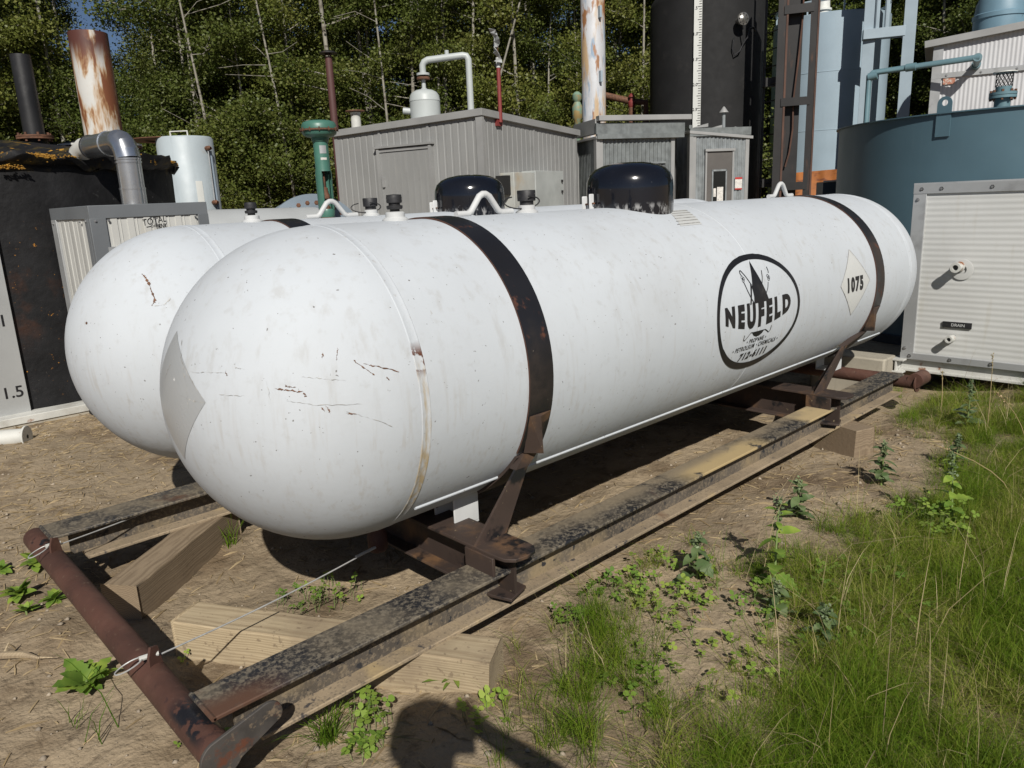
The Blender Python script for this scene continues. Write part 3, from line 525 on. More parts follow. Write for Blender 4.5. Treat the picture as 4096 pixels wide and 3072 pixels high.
def timber(name, corners, z0, z1, m, label):
    c = [Vector((x, y, 0)) for x, y in corners]; mid = (c[0]+c[2])/2; d = (c[1]-c[0]).normalized(); L = (c[1]-c[0]).length; w = (c[3]-c[0]).length
    mb = MB(); n = 10; V = []
    for i in range(n+1):
        x = -L/2+L*i/n
        for y, z in ((-w/2, z0), (w/2, z0), (w/2, z1), (-w/2, z1)):
            V.append((x+(random.uniform(-.006, .006) if i in (0, n) else 0), y+random.uniform(-.0025, .0025), z+random.uniform(-.002, .001)))
    F = [(4*i+j, 4*i+(j+1) % 4, 4*i+4+(j+1) % 4, 4*i+4+j) for i in range(n) for j in range(4)]+[(0, 1, 2, 3), (4*n+3, 4*n+2, 4*n+1, 4*n)]
    F = [tuple(reversed(f)) for f in F]
    mb.add(V, F); o = mb.build(name, m, None, bev=.005, smooth=35)
    o.location = (mid.x, mid.y, 0); o.rotation_euler = (0, 0, math.atan2(d.y, d.x)); return tag(o, label, 'timber', 'wooden blocks under the skid')
timber('timber_block', ((-.544, .229), (.021, -.729), (.131, -.654), (-.43, .305)), -.05, .149, m_woodl, 'pale weathered timber block poking out under the long beam')
timber('timber_block', ((-.622, .70), (-.02, 1.18), (.04, 1.06), (-.561, .572)), -.05, .149, m_woodd, 'dark dirty timber block slanting under the rear beam behind the red pipe')
timber('timber_block', ((2.76, -.60), (2.91, -.65), (3.16, -.40), (2.99, -.35)), -.05, .149, m_woodd, 'short timber block under the far end of the long beam by the grass')
# ------------------------------------------------------------------ drain cabinet
def bolt(mb, M, r=.009):
    mb.lathe([(r*1.5, 0), (r*1.5, .002), (r, .002), (r, .008), (.0003, .009)], 6, M)
def cabinet():
    X0, X1, Y0, Y1, Z0, Z1 = 4.50, 5.62, -1.20, -.275, .235, 1.455
    t = thing('drain_cabinet', 'white ribbed cabinet with grey metal trim and a DRAIN plate', 'cabinet', ((X0+X1)/2, (Y0+Y1)/2, .14))
    core = MB().box((X0+.02, Y0+.02, Z0), (X1, Y1-.02, Z1-.01)).build('body', m_panelw, t)
    # ribbed front sheet
    V = []; zs = []; z = Z0+.04
    while z < Z1-.05:
        for dz, o in ((0, 0), (.005, .0006), (.010, .0012), (.0155, .0015), (.021, .0012), (.026, .0006), (.031, 0)): zs.append((z+dz, o))
        z += .0385
    for z, o in zs: V += [(X0+.006-o, Y0+.07, z), (X0+.006-o, Y1-.08, z)]
    MB().add(V, [(2*i+1, 2*i, 2*i+2, 2*i+3) for i in range(len(zs)-1)]).build('ribbed_panel', m_panelw, t, smooth=60)
    f = MB().box((X0-.006, Y1-.085, Z0), (X0+.012, Y1, Z1)); f.build('corner_trim', m_alu, t, bev=.002)
    MB().box((X0-.006, Y0, Z0), (X0+.012, Y0+.075, Z1)).build('corner_trim', m_alu, t, bev=.002)
    MB().box((X0-.008, Y0-.002, Z1-.062), (X0+.014, Y1+.002, Z1+.004)).build('top_trim', m_alu, t, bev=.002)
    MB().box((X0-.008, Y0-.002, Z0-.004), (X0+.014, Y1+.002, Z0+.042)).build('bottom_trim', m_alu, t, bev=.002)
    MB().box((X0-.004, Y0-.004, Z1-.004), (X1+.01, Y1+.004, Z1+.012)).build('top_sheet', m_alu, t, bev=.002)
    for y, z in [(Y1-.03, Z1-.10), (Y1-.025, 1.0), (Y1-.025, .72), (Y1-.025, Z0+.075), (Y0+.03, Z1-.10), (Y0+.03, .85), (Y0+.03, .5), (Y0+.03, Z0+.075), (Y1-.06, Z0+.02), (-.6, Z0+.02), (-.85, Z0+.02), (Y0+.1, Z0+.02), (-.45, Z1-.03), (-.75, Z1-.03), (Y1-.05, Z1-.03)]:
        b = MB(); bolt(b, axisM((X0-.006, y, z), (0, 1, 0), (0, 0, 1), (-1, 0, 0))); b.build('bolt', m_steel, t, smooth=0)
    # pipe stubs
    for y, z, r, l, nm in ((-.605, .905, .030, .095, 0), (-.600, .41, .022, .07, 1)):
        pr_ = [(r*1.15, 0), (r*1.15, .02), (r, .022), (r, l-.02), (r*1.12, l-.018), (r*1.12, l), (r*.62, l), (r*.62, l-.06), (.0003, l-.06)]
        s_ = MB().lathe(pr_, 24, axisM((X0, y, z), (0, 1, 0), (0, 0, 1), (-1, 0, 0))).build('pipe_stub', m_grime, t)
        if nm == 0:
            a = MB().lathe([(.070, -.001), (.070, .0035), (.066, .0045), (.03, .0045)], 40, axisM((X0, y-.015, z-.02), (0, 1, 0), (0, 0, 1), (-1, 0, 0))).build('flange_ring', m_panelw, t)
    pl = MB().box((X0-.008, -.715, .485), (X0+.001, -.535, .525)).build('name_plate', m_rub, t, label='black plate reading DRAIN')
    text_flat('plate_lettering', 'DRAIN', .020, axisM((X0-.0095, -.632, .495), (0, -1, 0), (0, 0, 1), (-1, 0, 0)), m_decal, pl, bold=.01)
    # base frame: two runners of channel and a cross channel
    for y in (Y1+.01, Y0+.05):
        r_ = MB(); r_.box((X0-.06, y-.006, .135), (X1, y+.006, .232)); r_.box((X0-.065, y-.055, .220), (X1, y+.03, .233)); r_.box((X0-.065, y-.055, .132), (X1, y+.03, .145)); r_.build('runner', m_grime, t, bev=.002)
    c = MB().box((X0+.03, Y0+.06, .14), (X0+.04, Y1, .228)); c.box((X0-.012, Y0+.06, .145), (X0+.035, Y1, .156)); c.build('cross_channel', m_grime, t)
    # timber supports beneath
    for y in (Y1-.03, Y0+.1):
        tag(MB().box((X0+.05, y-.08, -.12), (X1-.1, y+.08, .132)).build('support_beam', m_woodd, None, bev=.004), 'dark timber bearer under the drain cabinet '+('beside the concrete block' if y > -.5 else 'beside the dirt mound'), 'timber')
cabinet()
b = MB().box((4.28, -.245, -.08), (4.50, .30, .25)); b.box((4.22, -.245, -.08), (4.28, .26, .16)); tag(b.build('concrete_block', m_conc, None, bev=.012), 'stepped concrete block on the ground behind the far end of the skid', 'concrete block')
# ------------------------------------------------------------------ generic vertical tanks and cladding
def polar(az, d): return CAM.x+d*math.cos(R(az)), CAM.y+d*math.sin(R(az))
def ribbed(name, p0, p1, z0, z1, m, parent, pitch=.2, depth=.02, prof=((0, 0), (.42, 0), (.5, 1), (.62, 1), (.70, 0)), zt1=None, out=1):
    """ribbed vertical sheet from p0 to p1, top edge z1 at p0 and zt1 at p1; ribs stand out on the left-hand side"""
    p0 = Vector((*p0, 0)); p1 = Vector((*p1, 0)); d = p1-p0; L = d.length; d.normalize(); nrm = Vector((d.y, -d.x, 0))*out; zt1 = z1 if zt1 is None else zt1
    S_ = [0.]; O = [0.]; k = 0
    while k*pitch < L:
        for f, o in prof:
            s_ = (k+f)*pitch
            if 0 < s_ < L: S_.append(s_); O.append(o*depth)
        k += 1
    S_.append(L); O.append(0); V = []
    for s_, o in zip(S_, O):
        q = p0+d*s_+nrm*o; V += [(q.x, q.y, z0), (q.x, q.y, z1+(zt1-z1)*s_/L)]
    F = [(2*i, 2*i+2, 2*i+3, 2*i+1) if out > 0 else (2*i+2, 2*i, 2*i+1, 2*i+3) for i in range(len(S_)-1)]
    return MB().add(V, F).build(name, m, parent, smooth=25)
SINE = tuple((i/8, .5-.5*math.cos(2*math.pi*i/8)) for i in range(8))
def bar(mb, p, q, w, h, up_=(0, 0, 1)):     # rectangular bar between two points
    p = Vector(p); q = Vector(q); d = (q-p); L = d.length; d.normalize(); u_ = Vector(up_); s_ = d.cross(u_)
    s_ = s_.normalized() if s_.length > 1e-4 else Vector((1, 0, 0)); u_ = s_.cross(d)
    mb.box((0, -w/2, -h/2), (L, w/2, h/2), axisM(p, d, -s_, u_)); return mb
# -- big dark blue open-top looking tank on the right
def blue_tub():
    cx, cy = 7.594, -.074; r = 1.55; zt = 2.035
    t = thing('blue_storage_tank', 'wide deep blue steel tank standing behind the drain cabinet', 'storage tank', (cx, cy, 0))
    MB().lathe([(r, .02), (r, zt-.012), (r+.028, zt-.010), (r+.028, zt), (r-.02, zt+.004), (.001, zt+.06)], 128, T(cx, cy, 0)).build('shell', m_tub, t)
    MB().lathe([(r+.05, .02), (r+.05, .10), (r, .10)], 96, T(cx, cy, 0)).build('base_ring', m_navy, t)
    # lifting eye
    az = math.atan2(.06-cy, 6.05-cx); M = facing((cx+r*math.cos(az), cy+r*math.sin(az), 1.84), az)
    pts = [(-.058, 0), (.058, 0)]+[(.058*math.cos(a), .265+.058*math.sin(a)) for a in np.linspace(0, math.pi, 14)]
    hole = [(.025*math.cos(a), .272+.025*math.sin(a)) for a in np.linspace(0, 2*math.pi, 17)[:-1]]
    bm = bmesh.new(); n = len(pts); V = []; oc = []
    A = np.linspace(0, 2*math.pi, 33)[:-1]
    def outer(a):       # outline ray from the hole centre
        c, s_ = math.cos(a), math.sin(a)
        best = 9
        for i in range(n):
            x0, y0 = pts[i]; x1, y1 = pts[(i+1) % n]; dx_, dy = x1-x0, y1-y0; den = c*dy-s_*dx_
            if abs(den) < 1e-9: continue
            k = (x0*dy-(y0-.272)*dx_)/den; u_ = (c*k-x0)/dx_ if abs(dx_) > abs(dy) else (.272+s_*k-y0)/dy
            if k > 0 and -1e-6 <= u_ <= 1+1e-6: best = min(best, k)
        return c*best, .272+s_*best
    A = sorted(set([round(float(a), 5) for a in A]+[round(math.atan2(y-.272, x) % (2*math.pi), 5) for x, y in pts]))
    ring = [(outer(a), (.025*math.cos(a), .272+.025*math.sin(a))) for a in A]; k = len(ring); mb = MB()
    V = [M @ Vector((o[0], o[1], z)) for z in (.016, .004) for o, h in ring]+[M @ Vector((h[0], h[1], z)) for z in (.016, .004) for o, h in ring]
    F = []
    for i in range(k):
        j = (i+1) % k; F += [(i, j, 2*k+j, 2*k+i), (k+j, k+i, 3*k+i, 3*k+j), (j, i, k+i, k+j), (2*k+i, 2*k+j, 3*k+j, 3*k+i)]
    mb.add(V, F).build('lifting_eye', m_tub, t, smooth=30)
    # flanged vent with mesh neck
    vx, vy = polar(14.33, 8.15); v = thing('roof_vent', 'flanged blue vent with wire mesh neck on the deep blue tank', 'vent pipe', (vx, vy, 2.05))
    MB().lathe([(.062, 2.0), (.062, 2.155)], 28, T(vx, vy, 0)).build('pipe', m_pipeblue, v)
    MB().lathe([(.062, 2.150), (.105, 2.150), (.105, 2.172), (.062, 2.172)], 32, T(vx, vy, 0)).build('flange', m_pipeblue, v)
    MB().lathe([(.062, 2.176), (.105, 2.176), (.105, 2.198), (.062, 2.198), (.062, 2.245), (.0005, 2.245)], 32, T(vx, vy, 0)).build('flange', m_pipeblue, v)
    for i in range(8):
        a = i*math.pi/4+.2; MB().tube([(vx+.09*math.cos(a), vy+.09*math.sin(a), 2.132), (vx+.09*math.cos(a), vy+.09*math.sin(a), 2.218)], .011, 6).build('bolt', m_rustb, v)
    mm = MB()
    for i in range(14):
        for sg in (-1, 1): mm.tube([(vx+.064*math.cos(a), vy+.064*math.sin(a), z) for a, z in ((2*math.pi*i/14+sg*w*1.1, 2.245+.115*w) for w in np.linspace(0, 1, 6))], .0025, 4, False)
    mm.build('mesh_neck', m_blacksteel, v)
    MB().lathe([(.0005, 2.372), (.09, 2.366), (.092, 2.358), (.0005, 2.358)], 28, T(vx, vy, 0)).build('cap', m_grime, v)
blue_tub()
def small_boxes():
    x, y = polar(23.1, 9.6); M = facing((x, y, 0), R(215))
    t = thing('control_box', 'navy insulated box with pale ribbed top edge beside the deep blue tank', 'equipment box', (x, y, 0))
    mb = MB().box((-.20, -.0, -.4), (.16, 1.52, 0), axisM((x, y, 0), M.col[0].xyz, (0, 0, 1), M.col[2].xyz)); mb.build('body', m_navy, t, bev=.004)
    MB().tube([M @ Vector((-.20, 1.525, .004)), M @ Vector((.16, 1.53, .004))], .010, 6).build('edge_rope', m_grime, t)
    MB().box((.16, 0, -.35), (.26, 1.47, 0), axisM((x, y, 0), M.col[0].xyz, (0, 0, 1), M.col[2].xyz)).build('side_panel', m_pipeblue, t, bev=.004)
small_boxes()
# -- tall black tank, ladder, gauge board, lamp
def black_tall():
    cx, cy = 13.39, 6.997; r = 1.15; zt = 5.35
    t = thing('black_tall_tank', 'tall matte black tank with white gauge strip behind the sheds', 'storage tank', (cx, cy, 0))
    MB().lathe([(r, -.1), (r, zt-.22), (r-.02, zt-.12), (r-.08, zt-.04), (r-.2, zt), (.001, zt+.25)], 96, T(cx, cy, 0)).build('shell', m_blacktank, t)
    az = R(32.78+180); az = math.atan2(*(lambda p: (p[1]-cy, p[0]-cx))(polar(32.78, 16.15)))
    M = facing((cx+r*math.cos(az), cy+r*math.sin(az), 0), az)
    g = MB().box((-.075, 2.4, .012), (.075, 5.2, .05), M).build('gauge_board', m_scale, t, bev=.002)
    for i in range(56):
        z = 2.6+i*.046; w = .05 if i % 5 else .075
        MB().box((.072-w, z, .049), (.072, z+.011, .0525), M).build('tick', m_ink, g, smooth=0)
    for i, s_ in enumerate(('2.5', '2.0', '1.5', '1.0', '.5')):
        text_flat('figure', s_, .055, M @ T(-.035, 3.02+i*.46, .0535), m_ink, g, bold=.01)
    # round lamp fitting with cable
    az2 = math.atan2(*(lambda p: (p[1]-cy, p[0]-cx))(polar(29.75, 16.1))); M2 = facing((cx+r*math.cos(az2), cy+r*math.sin(az2), 4.62), az2)
    l = thing('wall_lamp', 'round chrome bulkhead fitting on the tall black tank', 'lamp', M2.translation)
    MB().lathe([(.05, 0), (.05, .16), (.115, .165), (.115, .21), (.07, .215), (.05, .23), (.0005, .235)], 20, M2).build('housing', mat('chrome_fitting', (.32, .31, .29), .3, .8, vs_=14), l)
    for i in range(8):
        a = i*math.pi/4; q = MB(); bolt(q, M2 @ T(.088*math.cos(a), .088*math.sin(a), .21), .014); q.build('bolt', m_blacksteel, l)
    MB().tube([M2 @ Vector(p) for p in ((.03, -.08, .12), (.10, -.38, .10), (.02, -.55, .08), (-.08, -.62, .06), (-.12, -.50, .04), (-.10, -.3, .05))], .014, 6).build('cable', m_rub, l)
    MB().tube([M2 @ Vector(p) for p in ((.10, -.38, .10), (.18, -.30, .09), (.26, -.12, .02), (.38, -.08, -.04), (.46, -.16, -.10))], .012, 6).build('cable', m_rub, l)
    # ladder on the right flank
    L = thing('tank_ladder', 'black ladder running up beside the tall black tank', 'ladder', (*polar(27.95, 16.1), 0))
    a = Vector((*polar(28.36, 16.15), 0)); b = Vector((*polar(27.5, 15.75), 0))
    for p in (a, b): MB().tube([p+Vector((0, 0, .0)), p+Vector((0, 0, 5.4))], .025, 8).build('rail', m_blacksteel, L)
    for i in range(15): MB().tube([a+Vector((0, 0, .95+.305*i)), b+Vector((0, 0, .95+.305*i))], .012, 8).build('rung', m_blacksteel, L)
    for z in (1.5, 3.35): MB().box((-.14, z, -.15), (.14, z+.16, .0), facing((a+(b-a)*.5)[:2]+(0,), R(210))).build('bracket', m_blacksteel, L)
black_tall()
def black_frame():
    D = 15.2; t = thing('black_steel_frame', 'black steel column frame with rust brown edges beside the ladder', 'steel frame', (*polar(26.3, D), 0))
    def col(a0, a1, edge):
        p = Vector((*polar(a0, D), 0)); q = Vector((*polar(a1, D), 0)); d = (q-p).normalized(); n = Vector((-d.y, d.x, 0)); n = n if n.dot(p-CAM) > 0 else -n; w = (q-p).length
        c = MB().box((0, 0, 0), (w*.8, .02, 5.6), axisM(p, d, n, (0, 0, 1))); c.box((0, .02, 0), (.02, .30, 5.6), axisM(p, d, n, (0, 0, 1))); c = c.build('column', m_blacksteel, t)
        MB().box((w*.8, -.012, 0), (w, .02, 5.6), axisM(p, d, n, (0, 0, 1))).build('rusty_flange', m_rustedge, c)
        return p, d, n
    p1, d, n = col(27.6, 26.95, 1); p2, d2, n2 = col(25.58, 25.03, 1)
    MB().box((.14, .16, 0), (.42, .20, 5.6), axisM(p1, d, n, (0, 0, 1))).build('back_plate', m_blacksteel, t)
    for z in (1.55, 3.02, 4.55):
        L = (p2-p1).length; e = MB(); e.box((.10, -.02, z), (L+.05, .20, z+.02), axisM(p1, d, n, (0, 0, 1))); e.box((.10, -.02, z-.12), (L+.05, 0, z), axisM(p1, d, n, (0, 0, 1))); e.build('cross_angle', m_blacksteel, t)
    pts = [p1+d*x+n*.10+Vector((0, 0, z)) for x, z in ((.40, 5.3), (.41, 4.4), (.36, 3.6), (.31, 3.0), (.32, 2.5), (.28, 2.1), (.22, 1.85))]
    MB().tube(pts, .016, 6).build('hanging_cable', m_rustedge, t)
black_frame()
def light_blue_tank():
    cx, cy = polar(24.32, 21.3); r = 1.32; zt = 5.31
    t = thing('light_blue_tank', 'tall light blue tank with weld seams behind the black frame', 'storage tank', (cx, cy, 0))
    MB().lathe([(r, -.2), (r, zt), (r-.012, zt+.012), (.001, zt+.22)], 96, T(cx, cy, 0)).build('shell', m_ltblue, t)
    for z in (4.05, 2.76, 1.45): MB().lathe([(r-.004, z-.012), (r+.006, z-.008), (r+.006, z+.008), (r-.004, z+.012)], 96, T(cx, cy, 0)).build('weld_seam', m_ltblue, t)
    MB().tube([(cx+(r-.05)*math.cos(a), cy+(r-.05)*math.sin(a), zt+.28) for a in np.linspace(0, 2*math.pi, 50)], .03, 8).build('guard_rail', m_frameblue, t)
    for i in range(10): a = i*math.pi/5; MB().tube([(cx+(r-.05)*math.cos(a), cy+(r-.05)*math.sin(a), zt-.02), (cx+(r-.05)*math.cos(a), cy+(r-.05)*math.sin(a), zt+.28)], .02, 6).build('rail_post', m_frameblue, t)
    hx_, hy = polar(24.85, 20.5); MB().lathe([(.15, zt), (.15, zt+.13), (.19, zt+.13), (.19, zt+.17), (.15, zt+.17), (.14, zt+.4), (.0005, zt+.42)], 20, T(hx_, hy, 0)).build('roof_hatch', m_scale, t)
    # steel frame standing in front of it
    D = 19.3; f = thing('blue_steel_frame', 'blue grey steel tower frame in front of the light blue tank', 'steel frame', (*polar(21, D), 0))
    P = []
    for a in (22.25, 19.95):
        p = Vector((*polar(a, D), 0)); P.append(p); d = Vector((math.sin(R(a)), -math.cos(R(a)), 0)); n = Vector((math.cos(R(a)), math.sin(R(a)), 0)); M = axisM(p, d, n, (0, 0, 1))
        q = MB().box((-.04, 0, 0), (.20, .025, 6.2), M); q.box((-.04, .24, 0), (.20, .265, 6.2), M); q.box((.07, .025, 0), (.09, .24, 6.2), M); q.build('column', m_frameblue, f, bev=.004)
    for z in (4.62, 6.0): b = MB(); bar(b, P[0]+Vector((0, .05, z)), P[1]+Vector((.1, .05, z)), .25, .20); b.build('cross_beam', m_frameblue, f, bev=.004)
    for k in (.28, .52): q = P[0]+(P[1]-P[0])*k; MB().tube([q+Vector((0, 0, 4.6)), q+Vector((0, 0, 6.1))], .05, 8).build('hanger', m_frameblue, f)
    # rusty orange sheet lying against the tank foot
    a = Vector((*polar(26.3, 19.2), 0)); b = Vector((*polar(23.3, 19.2), 0))
    ribbed('rusty_sheet', a.xy[:], b.xy[:], .3, 1.80, m_orange, None, .28, .05, SINE, zt1=1.84)
    o = bpy.data.objects['rusty_sheet']; s_ = o.modifiers.new('solid', 'SOLIDIFY'); s_.thickness = .03; tag(o, 'rust orange sheet metal standing below the light blue tank', 'metal sheet')
    g = MB(); bar(g, a+Vector((0, 0, .12)), b+Vector((0, 0, .12)), .25, .5); tag(g.build('sheet_bearer', m_woodd, None), 'long timber bearer under the rust orange sheet', 'timber')
light_blue_tank()
def white_building():
    c = Vector((*polar(18.2, 15.5), 0)); d = Vector((math.sin(R(5)), -math.cos(R(5)), 0)); d = Vector((.30, -.954, 0)); n = Vector((-.954, -.30, 0)); w = 2.6
    t = thing('white_corrugated_shed', 'white corrugated shed with grey trim rising behind the deep blue tank', 'shed', c)
    z0, z1 = .3, 3.72; e = c+d*w; back = -n*1.8
    ribbed('wall_panel', (c+n*.0).xy[:], e.xy[:], z0, 3.20, m_corrw, t, .062, .008, SINE, out=-1); ribbed('wall_panel', (c+n*.0).xy[:], e.xy[:], 3.20, z1, m_corrw, t, .062, .008, SINE, zt1=3.95, out=-1)
    ribbed('wall_panel', (c+back).xy[:], c.xy[:], z0, z1, m_corrw, t, .062, .008, SINE, out=-1); ribbed('wall_panel', (e+back).xy[:], (c+back).xy[:], z0, z1, m_corrw, t, .062, .008, SINE, out=-1)
    M = axisM(c, d, -n, (0, 0, 1))
    MB().box((-.02, -.03, z0), (.13, .01, z1), M).build('corner_trim', m_alu, t); MB().box((-.02, -.032, 3.165), (w, -.018, 3.245), M).build('band_trim', m_alu, t)
    sl = (3.95-z1)/w; th = math.atan(sl); Mr = axisM(c+Vector((0, 0, z1)), d*math.cos(th)+Vector((0, 0, math.sin(th))), -n, -d*math.sin(th)+Vector((0, 0, math.cos(th))))
    MB().box((-.16, -.10, -.04), (w+.1, 1.9, .07), Mr).build('roof', m_galvtrim, t, bev=.004)
    MB().box((.16, -.021, 3.06), (.34, -.017, 3.17), M).build('warning_label', mat('faded_red_label', (.40, .17, .11), .6, layers=[dict(c=(.5, .45, .4), s=30, lo=.5, hi=.6)]), t)
    for k in range(5): q = MB(); bolt(q, axisM(c+d*(.2+.5*k)+n*.033+Vector((0, 0, 3.2)), d, (0, 0, 1), n), .014); q.build('bolt', m_steel, t)
    # mottled vessel behind
    vx, vy = polar(14.9, 17.6); v = thing('blue_vessel', 'mottled blue cylindrical vessel above the white corrugated shed', 'vessel', (vx, vy, 0))
    MB().lathe([(.43, -.2), (.43, 4.32), (.45, 4.33), (.45, 4.40), (.42, 4.42), (.40, 4.6), (.30, 4.85), (.15, 4.97), (.0005, 5.0)], 48, T(vx, vy, 0)).build('shell', m_vessblue, v)
    # teal blue pipe from the frame to the shed wall
    a = Vector((*polar(21.85, 15.4), 0)); b = c+d*.62; pt = [a+Vector((0, 0, .0)), a+Vector((0, 0, 3.30)), a+Vector((.05, -.05, 3.36)), b+n*.45+Vector((0, 0, 3.38)), b+n*.40+Vector((0, 0, 3.37)), b-n*.1+Vector((0, 0, 3.28))]
    p = thing('blue_pipe', 'teal blue pipe running into the white corrugated shed wall', 'pipe', a)
    MB().tube(pt, .05, 16).build('pipe_run', m_pipeblue, p)
    for i, q in ((1, .13), (3, .13)):
        o = pt[i]; MB().tube([o-(pt[i+1]-o).normalized()*.02, o+(pt[i+2 if i == 1 else i+2]-o).normalized()*q], .066, 16).build('elbow', m_pipeblue, p)
    MB().tube([pt[2].lerp(pt[3], .33), pt[2].lerp(pt[3], .43)], .064, 16).build('coupling', m_pipeblue, p)
    MB().tube([pt[5]+n*.22+Vector((0, 0, .045)), pt[5]+n*.13+Vector((0, 0, .03))], .070, 16).build('collar', m_pipeblue, p)
white_building()
# ------------------------------------------------------------------ sheds
def shed(name, label, C, azf, wf, ws, z0, zc, zl, zr, m, mt, pitch, depth, prof, npf=3, nps=2, fasc=.10, over=.06):
    """corner C nearest the camera, front wall runs along azimuth azf for wf, side wall at right angles for ws"""
    C = Vector((*C, 0)); df = Vector((math.cos(R(azf)), math.sin(R(azf)), 0)); ds = Vector((math.cos(R(azf-90)), math.sin(R(azf-90)), 0))
    t = thing(name, label, 'shed', C)
    for i in range(npf):
        a, b = C+df*wf*i/npf, C+df*wf*(i+1)/npf; za, zb = zc+(zl-zc)*i/npf, zc+(zl-zc)*(i+1)/npf
        ribbed('wall_panel', a.xy[:], b.xy[:], z0, za, m, t, pitch, depth, prof, zt1=zb, out=-1)
        if i: MB().box((-.02, 0, z0), (.02, .012+depth, min(za, zb)), axisM(a, df, -ds, (0, 0, 1))).build('joint_strip', mt, t)
    for i in range(nps):
        a, b = C+ds*ws*i/nps, C+ds*ws*(i+1)/nps; za, zb = zc+(zr-zc)*i/nps, zc+(zr-zc)*(i+1)/nps
        ribbed('wall_panel', a.xy[:], b.xy[:], z0, za, m, t, pitch, depth, prof, zt1=zb, out=1)
        if i: MB().box((-.02, 0, z0), (.02, .012+depth, min(za, zb)), axisM(a, ds, -df, (0, 0, 1))).build('joint_strip', mt, t)
    e1, e2, e3 = C+df*wf, C+ds*ws, C+df*wf+ds*ws; zo = zl+zr-zc
    V = [(*e1.xy, z0), (*e3.xy, z0), (*e3.xy, zo), (*e1.xy, zl), (*e2.xy, z0), (*e2.xy, zr)]
    MB().add(V, [(0, 1, 2, 3), (1, 4, 5, 2)]).build('back_wall', m, t, smooth=0)
    MB().box((-.045, -.012, z0), (.07, .035+depth, zc), axisM(C, df, -ds, (0, 0, 1))).build('corner_trim', mt, t); MB().box((.0, -.03, z0), (.075, .014+depth, zc), axisM(C, ds, -df, (0, 0, 1))).build('corner_trim', mt, t)
    MB().box((-.07, -.01, z0), (.0, .012+depth, min(zl, zc)-.02), axisM(e1, df, -ds, (0, 0, 1))).build('corner_trim', mt, t); MB().box((-.07, -.01, z0), (.0, .012+depth, zr), axisM(e2, ds, -df, (0, 0, 1))).build('corner_trim', mt, t)
    o = over; P = [C-df*o-ds*o, e1+df*o-ds*o, e3+df*o+ds*o, e2-df*o+ds*o]; Z = [zc, zl, zo, zr]
    V = [(*p.xy, z-.03) for p, z in zip(P, Z)]+[(*p.xy, z+fasc-.03) for p, z in zip(P, Z)]
    MB().add(V, [(0, 1, 2, 3)[::-1], (4, 5, 6, 7), (0, 1, 5, 4), (1, 2, 6, 5), (2, 3, 7, 6), (3, 0, 4, 7)]).build('roof', mt, t, bev=.004, smooth=0)
    MB().box((0, 0, 0), (wf, ws, z0), axisM(C, df, ds, (0, 0, 1))).build('skid_base', m_dark, t)
    return t, C, df, ds
FLATRIB = ((0, 0), (.10, 0), (.16, 1), (.84, 1), (.90, 0))
t1, C1, f1, s1 = shed('grey_shed', 'grey ribbed metal shed with a framed door and a vessel on its roof', (6.43, 6.34), 103.7, 2.95, 2.95, .35, 2.70, 2.63, 2.55, m_galv, m_galvtrim, .135, .006, FLATRIB, 3, 2)
